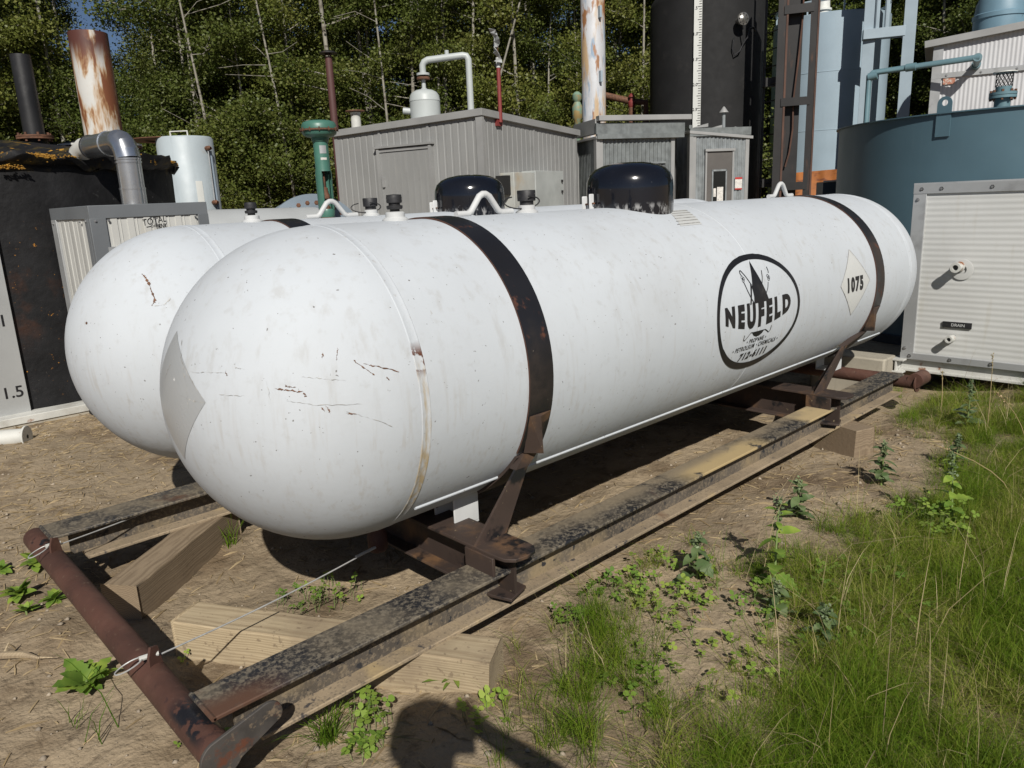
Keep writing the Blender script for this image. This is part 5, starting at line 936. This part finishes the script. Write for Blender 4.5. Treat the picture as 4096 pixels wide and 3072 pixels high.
# ------------------------------------------------------------------ aspen wood behind the yard
def leaf_cloud(P, size, rng, tilt=.6):
    """diamond leaves at points P, random orientation"""
    n = len(P); a = rng.normal(size=(n, 3)); a[:, 2] *= tilt; a /= np.linalg.norm(a, axis=1)[:, None]
    b = np.cross(a, rng.normal(size=(n, 3))); b /= np.linalg.norm(b, axis=1)[:, None]; s_ = size*(.6+.8*rng.random(n))[:, None]
    V = np.stack([P-a*s_*.55, P+b*s_*.42, P+a*s_*.55, P-b*s_*.42], 1).reshape(-1, 3); F = np.arange(4*n).reshape(n, 4); return V, F
def make_tree(seed, H, zc, rad, nl, leafsize=.062, spread=.68):
    rng = np.random.default_rng(seed); rnd = random.Random(seed)
    t = bpy.data.objects.new('aspen_tree', None); COL.objects.link(t)
    lean = Vector((rnd.uniform(-.05, .05), rnd.uniform(-.05, .05), 0)); r0_ = .02+.0038*H
    trunk = [Vector((0, 0, -.3))+Vector((lean.x*H*k*k+.10*math.sin(3*k+seed), lean.y*H*k*k+.10*math.cos(4*k+seed), H*k*.97+.0)) for k in np.linspace(0, 1, 12)]
    mb = MB().tube(trunk, [r0_*(1-.85*k) for k in np.linspace(0, 1, 12)], 9); C = []
    nb = 26
    for i in range(nb):
        k = rnd.uniform(zc/H*.55, .97); f = k*11; q = int(f); p = trunk[q].lerp(trunk[min(q+1, 11)], f-q); az = rnd.uniform(0, 6.28); prof = math.sin(math.pi*min(1, max(.12, (k*H-zc*.6)/(H-zc*.6)))**.75)
        L = rad*(.35+.75*prof)*rnd.uniform(.7, 1.15); d = Vector((math.cos(az), math.sin(az), rnd.uniform(.15, .7))); e = [p+d*L*s_+Vector((0, 0, -.10*L*s_*s_)) for s_ in (0, .35, .7, 1)]
        mb.tube(e, [.028*(1-k*.6), .02*(1-k*.6), .012, .005], 5, False)
        for s_ in (.35, .6, .8, 1.0): C.append((e[0].lerp(e[3], s_), .16+.22*s_*spread*2*.5))
        for _ in range(2):
            q2 = e[0].lerp(e[3], rnd.uniform(.3, .8)); w = q2+Vector((rnd.uniform(-.5, .5), rnd.uniform(-.5, .5), rnd.uniform(-.1, .5)))*rad*.6; mb.tube([q2, q2.lerp(w, .5)+Vector((0, 0, .03)), w], [.010, .007, .003], 4, False); C.append((w, .24))
    for k in np.linspace(.75, 1, 5): C.append((trunk[min(11, int(k*11))], .3))
    tr = mb.build('trunk', m_bark, t, smooth=60)
    cen = np.array([list(c[0]) for c in C]); sg = np.array([c[1] for c in C]); pick = rng.integers(0, len(C), nl)
    P = cen[pick]+rng.normal(size=(nl, 3))*sg[pick][:, None]*spread*np.array([1.1, 1.1, .8]); P = P[P[:, 2] > .2]
    V, F = leaf_cloud(P, leafsize, rng); clump = rng.random(len(C))[pick][:len(P)]
    at = np.repeat(np.clip(.25*rng.random(len(P))+.75*clump*.9, 0, 1), 4); me = fast_mesh('crown', V, F, at); link('crown', me, m_leaf, t); return t
protos = [make_tree(11, 10.5, 1.8, 1.5, 26000), make_tree(12, 12.0, 2.4, 1.4, 26000), make_tree(13, 9.0, .8, 1.6, 26000), make_tree(14, 13.0, 3.0, 1.4, 24000), make_tree(15, 7.0, .4, 1.5, 20000), make_tree(16, 11.0, 1.2, 1.35, 24000)]
bush = [make_tree(21, 3.6, .15, 1.25, 15000, .058), make_tree(22, 2.9, .1, 1.15, 13000, .058)]
used = set()
TL_ = ['broad leafy aspen with foliage low down in the wood behind the yard', 'tall narrow aspen with a high crown in the wood behind the yard', 'wide bushy aspen leafed almost to the ground in the wood', 'tallest slender aspen with bare lower trunk in the wood', 'short rounded aspen in the wood behind the yard', 'tall slim aspen leafed along most of its trunk in the wood']
BL_ = ['low leafy bush taller than wide at the edge of the aspen wood', 'squat leafy bush at the edge of the aspen wood']
def plant_tree(pr_, x, y, rz, sc, label, cat, group):
    o = pr_ if id(pr_) not in used else clone(pr_)
    used.add(id(pr_)); o.location = (x, y, G(x, y)-.05); o.rotation_euler = (0, 0, rz); o.scale = (sc, sc, sc); tag(o, label, cat, group)
rr = random.Random(5)
for d0, step, lo, hi in ((22.4, 2.6, 0, 0), (24.2, 2.6, 0, 0), (26.4, 2.7, 0, 0), (29.5, 3.0, 1, 0), (33.5, 3.3, 1, 0), (38.5, 3.8, 1, 0)):
    az = 5+rr.random()*2
    while az < 93:
        d = d0+rr.uniform(-.9, .9); x, y = polar(az, d); gap = 69.9 < az < 75.0
        if math.hypot(x-18.2, y-6.5) > 2.2:
            pr_ = protos[rr.randrange(6)]
            if gap: pr_ = protos[4]
            sc = rr.uniform(.72, .8) if gap else rr.uniform(.85, 1.2)
            if gap and d0 > 29: az += step*(25/d0)*rr.uniform(.7, 1.3); continue
            plant_tree(pr_, x, y, rr.uniform(0, 6.28), sc, TL_[protos.index(pr_)], 'tree', 'aspens in the wood behind the yard')
        az += step*(25/d0)*rr.uniform(.75, 1.3)
az = 6
while az < 92:
    d = 20.9+rr.uniform(-.5, .9); x, y = polar(az, d)
    if math.hypot(x-18.2, y-6.5) > 2.3 and not (35 < az < 43 and d < 20): kb = rr.randrange(2); plant_tree(bush[kb], x, y, rr.uniform(0, 6.28), rr.uniform(.8, 1.25), BL_[kb], 'bush', 'bushes along the wood edge')
    az += rr.uniform(2.6, 4.6)
for d0, lo, hi in ((22.6, -14, 5), (25.5, -14, 5), (22.6, 93, 116), (25.5, 93, 116), (29, 93, 114)):      # the wood goes on past both sides of the view
    az = lo
    while az < hi:
        x, y = polar(az, d0+rr.uniform(-.8, .8)); k = rr.randrange(6); plant_tree(protos[k], x, y, rr.uniform(0, 6.28), rr.uniform(.85, 1.2), TL_[k], 'tree', 'aspens in the wood behind the yard'); az += 70/d0*rr.uniform(.8, 1.3)
# dead pale branches in front of the wood
def dead_limb(name, az, d, pts, r, label):
    x, y = polar(az, d); s_ = Vector((math.sin(R(az)), -math.cos(R(az)), 0)); P = [Vector((x, y, 0))+s_*a+Vector((0, 0, z)) for a, z in pts]
    t = thing(name, label, 'tree', (x, y, G(x, y)), 'bare pale trunks at the wood edge'); n = len(P)
    MB().tube(P, [r*(1-.75*i/(n-1)) for i in range(n)], 8).build('trunk', m_bark, t); rd = random.Random(int(az*10))
    for i in range(9):
        k = rd.uniform(.3, .98)*(n-1); q = P[int(k)].lerp(P[min(int(k)+1, n-1)], k % 1); w = q+s_*rd.uniform(-1.6, 1.6)+Vector((rd.uniform(-.4, .4), rd.uniform(-.4, .4), rd.uniform(-.3, .8))); MB().tube([q, q.lerp(w, .5)+Vector((0, 0, rd.uniform(-.1, .2))), w], [r*.28, r*.18, .006], 5, False).build('branch', m_bark, t)
for az, lean in ((49.3, 1.9), (51.2, .15), (54.6, -.2), (61.5, -.6), (36.6, .9), (66.5, -.5)):
    x, y = polar(az, 21.3); z = G(x, y); dead_limb('bare_aspen', az, 21.3, [(0, z-.2), (lean*.2, 2.2), (lean*.45, 4.2), (lean*.8, 6.2), (lean*1.15, 8.2), (lean*1.3, 9.8)], .042, 'bare pale aspen trunk with dead twigs at the edge of the wood')
# ------------------------------------------------------------------ grass, litter and pebbles
def blades(C, n, L, W_, lean, rng, zf=gh):
    """C tuft centres (k,2); n blades each"""
    k = len(C); N = k*n; c = np.repeat(C, n, 0); Lt = np.repeat(L*np.exp(rng.normal(0, .25, k)), n); base = c+rng.normal(0, .016, (N, 2))+0
    az = rng.random(N)*2*np.pi; ln = np.abs(rng.normal(lean, lean*.6, N)); l = Lt*(.45+.75*rng.random(N)); w = W_*(.6+.8*rng.random(N)); z0 = zf(base[:, 0], base[:, 1])-.006
    dx, dy = np.cos(az), np.sin(az); V = np.zeros((N, 7, 3)); sx, sy = -dy, dx; tw = rng.random(N)*np.pi; sx, sy = np.cos(tw), np.sin(tw)
    for i, s_ in enumerate((0, .4, .75)):
        ho = l*ln*s_**1.8; ve = l*s_*(1-.38*ln*s_)
        for j, sg in enumerate((-1, 1)):
            ww = w*(1, .85, .55)[i]*sg*.5; V[:, 2*i+j, 0] = base[:, 0]+dx*ho+sx*ww; V[:, 2*i+j, 1] = base[:, 1]+dy*ho+sy*ww; V[:, 2*i+j, 2] = z0+ve
    ho = l*ln; ve = l*(1-.42*ln); V[:, 6, 0] = base[:, 0]+dx*ho; V[:, 6, 1] = base[:, 1]+dy*ho; V[:, 6, 2] = z0+np.maximum(ve, .004)
    f = np.array([[0, 1, 3], [0, 3, 2], [2, 3, 5], [2, 5, 4], [4, 5, 6]]); F = (np.arange(N)[:, None, None]*7+f[None]).reshape(-1, 3)
    tv = np.repeat(rng.random(k), n); at = np.clip(.55*tv+.3*rng.random(N)+.0, 0, .72); at = np.where(rng.random(N) < .10, .8+.2*rng.random(N), at); return V.reshape(-1, 3), F, np.repeat(at, 7)
def dens(x, y):
    g = lambda cx, cy, sx, sy, a: a*np.exp(-(((x-cx)/sx)**2+((y-cy)/sy)**2))
    d = g(4.1, -.85, .50, .30, 1.5)+g(3.6, -1.35, .6, .25, 1.3)+g(1.5, -1.05, .45, .16, 1.0)+g(.36, -.85, .22, .14, .9)+g(1.15, -.50, .38, .10, .55)+g(2.75, -.55, .25, .08, .5)+g(.9, -1.5, .6, .3, 1.0)+g(2.3, -1.5, .8, .3, 1.4)+g(.15, -1.05, .25, .12, .6)+g(.62, -.72, .18, .08, .5)
    d = d+1.2/(1+np.exp((y+1.38-.06*x)/.06))*(x > .1); bare = g(.82, -1.02, .16, .10, 1.2)+g(2.2, -.85, .55, .16, 1.0)+g(.55, -1.35, .12, .10, .5); return np.clip(d-bare, 0, 1.6)
def grass():
    rng = np.random.default_rng(3); n = 26000; x = rng.uniform(-.2, 5.2, n); y = rng.uniform(-3.2, -.25, n); d = dens(x, y)*np.clip(-.15+2.4*(vn(x, y, .16, 5)+.42)+.45*(y < -1.3), 0.03, 2); vis = np.hypot(x-CAM.x, y-CAM.y) > .9
    box = (x > 4.45) & (x < 5.7) & (y > -1.25) & (y < -.2); inn = ((y+.474)**2 < .095**2); keep = (rng.random(n) < d*.46) & vis & ~box & ~inn; C = np.stack([x[keep], y[keep]], 1)
    fine = vn(C[:, 0], C[:, 1], .30, 7) > -.02; V1, F1, A1 = blades(C[fine], 32, .125, .0015, .75, rng); V2, F2, A2 = blades(C[~fine], 26, .115, .0016, 1.1, rng)
    A1 = A1*.80; A2 = np.clip(A2*.9+.16, 0, 1); V, F, A = np.concatenate([V1, V2]), np.concatenate([F1, F2+len(V1)]), np.concatenate([A1, A2])
    me = fast_mesh('grass', V, F, A); me.polygons.foreach_set('use_smooth', [True]*len(me.polygons)); tag(link('grass', me, m_grass), 'green and straw coloured grass growing beside the skid', 'grass', kind='stuff')
    # sparse long dry stalks
    k = rng.random(len(C)) < .03; V, F, A = blades(C[k], 3, .30, .0022, .55, rng); me = fast_mesh('dry_grass', V, F, np.clip(A+.3, 0, 1)); tag(link('dry_grass', me, m_dry), 'long dry straw stalks standing among the grass', 'dry grass', kind='stuff')
    # straw litter lying on the soil
    n = 17000; x = rng.uniform(-1.6, 5, n); y = rng.uniform(-2.2, 4.2, n); keep = (vn(x, y, .6, 6)+.5)*1.3 > rng.random(n); x, y = x[keep], y[keep]; n = len(x); az = rng.random(n)*6.283; l = .010+.045*rng.random(n)**2; w = .0009+.0012*rng.random(n); z = gh(x, y)+.002
    dx, dy = np.cos(az)*l, np.sin(az)*l; px, py = -np.sin(az)*w, np.cos(az)*w; z2 = gh(x+dx, y+dy)+.003
    top = lambda a, b, zz: np.stack([a, b, zz], 1); V = np.stack([top(x-dx-px, y-dy-py, gh(x-dx, y-dy)+.002), top(x+dx-px, y+dy-py, z2), top(x+dx+px, y+dy+py, z2), top(x-dx+px, y-dy+py, gh(x-dx, y-dy)+.003), top(x, y, z+.006)], 1).reshape(-1, 3)
    f = np.array([[0, 1, 4], [1, 2, 4], [2, 3, 4], [3, 0, 4]]); F = (np.arange(n)[:, None, None]*5+f[None]).reshape(-1, 3); me = fast_mesh('straw_litter', V, F, np.repeat(rng.random(n)*.8, 5)); tag(link('straw_litter', me, m_dry), 'bits of straw and twig scattered over the soil', 'litter', kind='stuff')
    n = 6500; x = rng.uniform(-1.6, 5, n); y = rng.uniform(-2.2, 4.2, n); s_ = .0025+.011*rng.random(n)**5; z = gh(x, y); o = np.array([[1, 0, 0], [0, 1, 0], [-1, 0, 0], [0, -1, 0], [0, 0, .7], [0, 0, -.5]]); V = (np.stack([x, y, z+s_*.2], 1)[:, None]+o[None]*(s_[:, None, None]*(.7+.6*rng.random((n, 6, 3))))).reshape(-1, 3)
    f = np.array([[0, 1, 4], [1, 2, 4], [2, 3, 4], [3, 0, 4], [1, 0, 5], [2, 1, 5], [3, 2, 5], [0, 3, 5]]); F = (np.arange(n)[:, None, None]*6+f[None]).reshape(-1, 3); me = fast_mesh('pebbles', V, F); tag(link('pebbles', me, mat('pebble', (.30, .25, .19), .85, var=.3, vs_=8)), 'small pebbles scattered over the soil', 'pebbles', kind='stuff')
grass()
# ------------------------------------------------------------------ weeds
def leaf_mesh(name, out, bend, seed, m):
    """leaf along +x of unit length, outline half widths, folded and bent"""
    rnd = random.Random(seed); V = []; n = len(out); A = []
    for i, w in enumerate(out):
        x = i/(n-1); z = bend*x*x; V += [(x, -w, z+w*.25), (x, 0, z), (x, w, z+w*.25)]; A += [.35+.5*rnd.random()]*3
    F = np.array([(3*i+j, 3*i+j+1, 3*i+j+4, 3*i+j+3) for i in range(n-1) for j in range(2)]); me = fast_mesh(name, np.array(V), F, np.array(A)); me.materials.append(m); return me
LOBED = (.02, .10, .30, .22, .36, .24, .30, .17, .20, .10, .02); OVAL = (.03, .16, .24, .27, .24, .16, .02); LANCE = (.02, .07, .10, .11, .10, .07, .01); ROUND = (.05, .28, .40, .43, .38, .24, .03)
lm = {('lobed', 0): leaf_mesh('leaf', LOBED, -.25, 1, m_weed), ('oval', 0): leaf_mesh('leaf', OVAL, -.3, 2, m_weed), ('oval', 1): leaf_mesh('leaf', OVAL, -.3, 3, m_weedg), ('lobed', 1): leaf_mesh('leaf', LOBED, -.3, 4, m_weedg), ('lance', 0): leaf_mesh('leaf', LANCE, -.35, 5, m_weed)}
def put_leaf(t, me, p, az, el, s_, roll=0):
    o = bpy.data.objects.new('leaf', me); COL.objects.link(o); o.parent = t; o.location = p; o.rotation_euler = (roll, -el, az); o.scale = (s_, s_, s_); return o
stem_m = mat('weed_stem', (.16, .22, .07), .6); stem_d = mat('dry_stem', (.34, .26, .13), .8)
def rosette(x, y, n, s_, kind, label, rnd, el=(.15, .9), g=None):
    z = G(x, y); t = thing('weed', label, 'weed', (x, y, z), g)
    for i in range(n): put_leaf(t, lm[kind], (0, 0, .012+.03*s_*rnd.random()*5), i*2.4+rnd.uniform(-.3, .3), rnd.uniform(*el), s_*rnd.uniform(.6, 1.15), rnd.uniform(-.3, .3))
    MB().tube([(x, y, z-.02), (x, y, z+.03)], .004, 6).build('stem', stem_m, t); return t
def tall_weed(x, y, h, n, s_, gk, label, rnd, lean=(0, 0), seedtip=True):
    z = G(x, y); t = thing('tall_weed', label, 'weed', (x, y, z)); P = [Vector((x+lean[0]*k*k, y+lean[1]*k*k, z-.02+h*k)) for k in np.linspace(0, 1, 7)]
    MB().tube(P, [.0055*(1-.7*k) for k in np.linspace(0, 1, 7)], 7).build('stem', stem_m, t)
    for i in range(n):
        k = .12+.85*i/n; f = k*6; p = P[int(f)].lerp(P[min(6, int(f)+1)], f % 1)-Vector((x, y, z)); put_leaf(t, lm[('lobed' if k < .55 else 'oval', gk)], p, i*2.4+rnd.uniform(-.4, .4), rnd.uniform(-.2, .6), s_*(1.15-.75*k)*rnd.uniform(.7, 1.2), rnd.uniform(-.4, .4))
    if seedtip:
        rng = np.random.default_rng(int(x*1000) % 999); c = np.array([list(P[6]*(1-q)+P[4]*q) for q in rng.random(130)*.9]); V, F = leaf_cloud(c+rng.normal(0, .0075, (130, 3)), .011, rng); me = fast_mesh('seed_head', V, F, .6+.4*rng.random(len(V))); tag(link('seed_head', me, m_weedg, t), kind='stuff')
def clover(x, y, n, rad, label, seed, s_=.022, hgt=.06, g='low clover patches', m=None):
    rng = np.random.default_rng(seed); z = G(x, y); t = thing('clover_patch', label, 'clover', (x, y, z), g); V = []; F = []; A = []; st = MB()
    for i in range(n):
        a = rng.random()*6.28; d = rad*math.sqrt(rng.random()); px, py = x+d*math.cos(a), y+d*math.sin(a); pz = G(px, py)+hgt*(.25+.75*rng.random()); st.tube([(px+rng.normal(0, .01), py+rng.normal(0, .01), G(px, py)-.005), (px, py, pz)], .0009, 4, False); a0 = rng.random()*6.28; c = .3+.6*rng.random(); tl = rng.normal(0, .35, 2)
        for q in range(3):
            w = a0+q*2.09; ss = s_*(.7+.6*rng.random()); d1 = np.array([math.cos(w), math.sin(w), tl[0]*math.cos(w)+tl[1]*math.sin(w)]); d2 = np.array([-math.sin(w), math.cos(w), tl[1]*math.cos(w)-tl[0]*math.sin(w)]); b = len(V); o = np.array([px, py, pz])
            for u_, v_ in ((0, 0), (.45, .42), (.85, .36), (1.0, 0), (.85, -.36), (.45, -.42)): V.append(o+d1*ss*u_+d2*ss*v_)
            F += [(b, b+1, b+2, b+3), (b, b+3, b+4, b+5)]; A += [c]*6
    me = fast_mesh('leaves', np.array(V), np.array(F), np.array(A)); tag(link('leaves', me, m or m_weed, t), kind='stuff'); tag(st.build('stems', stem_m, t), kind='stuff'); return t
def tuft(x, y, n, L, label, seed, lean=.7, w=.003):
    rng = np.random.default_rng(seed); V, F, A = blades(np.array([[x, y]]), n, L, w, lean, rng); me = fast_mesh('grass_tuft', V, F, A*.7); tag(link('grass_tuft', me, m_grass), label, 'grass', None, None)
rw = random.Random(9)
rosette(-.815, .265, 20, .095, ('lobed', 0), 'large toothed leaf weed casting a shadow by the red pipe', rw, (.2, 1.0))
for i, (x, y, s_, lb) in enumerate(((-.835, 1.10, .05, 'bushy oval leaf weed on bare soil left of the red pipe'), (-.71, 1.375, .055, 'yellow green weed growing close to the corner of the red pipe'), (-.745, .965, .036, 'small yellowish weed on bare soil beside the middle of the red pipe'), (-.845, .935, .032, 'tiny spiky weed between the bushy weed and the twig'), (-.84, 1.42, .04, 'sprawling weed by the far corner of the pipe'))): rosette(x, y, 26-3*i, s_*1.45, ('oval', 0), lb, rw, (.1, 1.2))
rosette(-.02, -.60, 15, .085, ('lance', 0), 'long leafed dandelion rosette in front of the pale timber', rw, (.4, 1.2))
tall_weed(1.127, -1.05, .37, 16, .105, 0, 'tall bright green weed with spaced leaves rising from bare soil', rw, (.05, .02))
tall_weed(1.01, -.80, .20, 16, .10, 1, 'short grey green weed in the clover near the beam', rw)
tall_weed(2.04, -1.36, .38, 24, .085, 0, 'tall leafy weed at the edge of the thick grass', rw, (.02, .03))
tall_weed(2.42, -.94, .24, 26, .085, 1, 'dark bushy weed on open soil near the far block', rw); tall_weed(1.76, -.83, .20, 22, .08, 1, 'dark green weed behind the tall bright one', rw)
tall_weed(3.64, -.97, .32, 18, .085, 1, 'seeding weed in the grass before the drain cabinet', rw, (0, .0)); tall_weed(2.93, -1.12, .20, 20, .08, 1, 'grey green weed between soil and thick grass', rw)
tall_weed(.965, -1.145, .15, 18, .075, 1, 'low grey green weed with pale seed tips on trampled soil', rw); tall_weed(.93, -1.32, .16, 18, .075, 1, 'grey green weed with pale tip among thin grass', rw)
for i, (x, y, n, rad, s_, h, lb) in enumerate(((-.07, .24, 26, .09, .020, .06, 'clover patch between the pale timber and the tank shadow'), (.03, .19, 30, .10, .020, .07, 'clover patch behind the pale timber under the cable'), (-.29, -.54, 24, .05, .030, .11, 'upright clover stem beside the tall grass tuft'), (-.36, -.61, 18, .05, .028, .05, 'clover patch at the foot of the grass tuft'), (-.53, .20, 12, .04, .020, .05, 'sprig in the shadow behind the red pipe'),
    (.49, -.62, 22, .045, .024, .06, 'round clover clump alone near the bottom flange'), (.75, -.60, 34, .10, .026, .05, 'clover spreading along the beam'), (.95, -.72, 60, .16, .026, .06, 'wide clover patch beside the short grey green weed'), (.78, -.86, 40, .12, .026, .05, 'clover patch around the bare soil hollow'), (1.0, -1.2, 50, .18, .026, .06, 'clover under the low grey green weeds'), (.62, -1.15, 36, .16, .028, .05, 'clover among the thin foreground grass'), (.36, -1.0, 30, .12, .028, .06, 'clover in the front grass clump'), (-.05, -.78, 16, .07, .028, .05, 'clover inside the photographer shadow'), (-.70, -.22, 7, .02, .018, .03, 'tiny sprig at the near end of the red pipe'), (2.0, -1.3, 60, .14, .028, .12, 'dense leafy clover under the tall leafy weed'), (1.35, -1.35, 40, .2, .028, .07, 'clover under thick grass beside the tall bright weed'), (-.62, -.36, 12, .04, .024, .06, 'sprig beside the ear plate of the red pipe'))): clover(x, y, int(n*1.1), rad*1.25, lb, 40+i, s_*.62, h*1.1)
tuft(-.40, -.50, 90, .17, 'spiky green grass tuft beside the near end of the long beam', 1, .9); tuft(-.04, .95, 40, .15, 'thin grass tuft beside the rear beam below the tank', 2, .6); tuft(-.86, -.02, 7, .16, 'few lone grass blades on bare soil near the pipe', 3, .5); tuft(-.90, .10, 6, .13, 'lone bent grass blades by the toothed weed', 4, .6)
for i, (x, y) in enumerate(((3.62, -1.08), (3.3, -1.35), (2.6, -1.45), (3.9, -.75))):
    z = G(x, y); t = thing('dry_stalk', ('tall dry straw stalk rising before the drain cabinet', 'leaning dry stalk in the thick grass', 'dry stalk bent across the thick grass', 'short dry stalk under the cabinet edge')[i], 'dry stalk', (x, y, z)); ln = ((.03, .02), (-.25, .12), (-.35, .3), (.05, .03))[i]; h = (.48, .42, .34, .3)[i]
    P = [Vector((x+ln[0]*k*k, y+ln[1]*k*k, z-.02+h*k)) for k in np.linspace(0, 1, 7)]; MB().tube(P, [.0026*(1-.5*k) for k in np.linspace(0, 1, 7)], 5).build('stem', stem_d, t)
    rng = np.random.default_rng(70+i); V, F = leaf_cloud(np.array([list(P[6].lerp(P[5], q)) for q in rng.random(30)])+rng.normal(0, .004, (30, 3)), .009, rng); tag(link('seed_head', fast_mesh('seed_head', V, F, rng.random(len(V))), m_dry, t), kind='stuff')
# splintered twig on the bare soil
z = G(-.93, .61); tw = thing('broken_stick', 'splintered pale stick lying on the bare soil', 'stick', (-.93, .61, z)); mb = MB().tube([(-1.02, .70, z+.01), (-.97, .645, z+.02), (-.92, .60, z+.018), (-.885, .545, z+.012)], [.006, .013, .012, .004], 7); mb.build('shaft', m_woodl, tw, smooth=0); MB().tube([(-.97, .645, z+.02), (-.95, .66, z+.045), (-.945, .665, z+.05)], [.006, .003, .001], 5).build('splinter', m_woodl, tw); MB().tube([(-.885, .55, z+.012), (-.84, .51, z+.008)], [.005, .001], 5).build('splinter', m_woodl, tw)
# ------------------------------------------------------------------ the photographer, standing behind the camera (only the shadow is seen)
def photographer():
    hdv = Vector((math.cos(YAW), math.sin(YAW), 0)); rv = Vector((math.sin(YAW), -math.cos(YAW), 0)); gx, gy = (CAM-hdv*.34-rv*.03).xy; gz = G(gx, gy)
    def P(s_, f_, z): q = Vector((gx, gy, gz))+rv*s_+hdv*f_; return Vector((q.x, q.y, gz+z))
    t = thing('person', 'person in dark clothes holding up a phone, seen by the shadow', 'person', (gx, gy, gz)); J = []; Ed = []
    def a(p, r_, par=None):
        J.append((p, r_)); 
        if par is not None: Ed.append((par, len(J)-1))
        return len(J)-1
    pel = a(P(0, -.06, .92), .155); wst = a(P(0, -.06, 1.10), .145, pel); ch = a(P(0, -.05, 1.30), .165, wst); nk = a(P(0, -.03, 1.47), .062, ch); hd1 = a(P(-.0, .03, 1.545), .080, nk); hd2 = a(P(0, .045, 1.615), .090, hd1); a(P(0, .035, 1.675), .078, hd2)
    for sg in (-1, 1):
        sh = a(P(sg*.18, -.05, 1.37), .066, ch)
        if sg > 0:
            el = a(P(.37, .15, 1.375), .045, sh); wr = a(P(.13, .255, 1.49), .030, el); h_ = a(P(.10, .30, 1.50), .034, wr)
            for dx_, dz in ((-.03, .035), (-.036, .014), (-.036, -.008), (-.03, -.03)): f1_ = a(P(.10+dx_*.4, .322, 1.50+dz), .0095, h_); a(P(.10+dx_*1.6, .315, 1.505+dz), .0085, f1_)
            th = a(P(.07, .285, 1.465), .011, h_); a(P(.04, .29, 1.478), .009, th)
        else:
            el = a(P(-.24, -.09, 1.09), .045, sh); wr = a(P(-.25, -.02, .85), .030, el); h_ = a(P(-.25, .0, .78), .034, wr)
            for k in range(4): f1_ = a(P(-.245, -.025+.018*k, .71), .0095, h_); a(P(-.235, -.02+.018*k, .66), .0085, f1_)
            th = a(P(-.235, .045, .75), .011, h_); a(P(-.225, .055, .71), .009, th)
        kn = a(P(sg*.11, -.02, .50), .075, a(P(sg*.10, -.05, .84), .098, pel)); an = a(P(sg*.12, -.06, .09), .048, kn); a(P(sg*.13, .10, .035), .038, an)
    me = bpy.data.meshes.new('body'); me.from_pydata([p for p, _ in J], Ed, []); o = link('body', me, mat('dark_clothing', (.03, .035, .05), .8), t); m = o.modifiers.new('skin', 'SKIN')
    for i, (_, r_) in enumerate(J): me.skin_vertices[0].data[i].radius = (r_, r_)
    me.skin_vertices[0].data[0].use_root = True; sb = o.modifiers.new('sub', 'SUBSURF'); sb.levels = 2; sb.render_levels = 2
    hm = MB().lathe([(.104, 1.625), (.103, 1.66), (.090, 1.71), (.055, 1.74), (.0005, 1.75)], 24, axisM((*P(0, .035, 0).xy, gz), rv, hdv, (0, 0, 1))); hm.build('cap', mat('dark_cap', (.02, .02, .025), .8), t)
    ph = MB().box((-.075, -.060, -.030), (.075, .016, -.021), axisM(CAM, rt, up, fw)); tag(ph.build('phone', m_rub, None, bev=.004), 'dark phone held up level in the raised right hand', 'phone')
photographer()
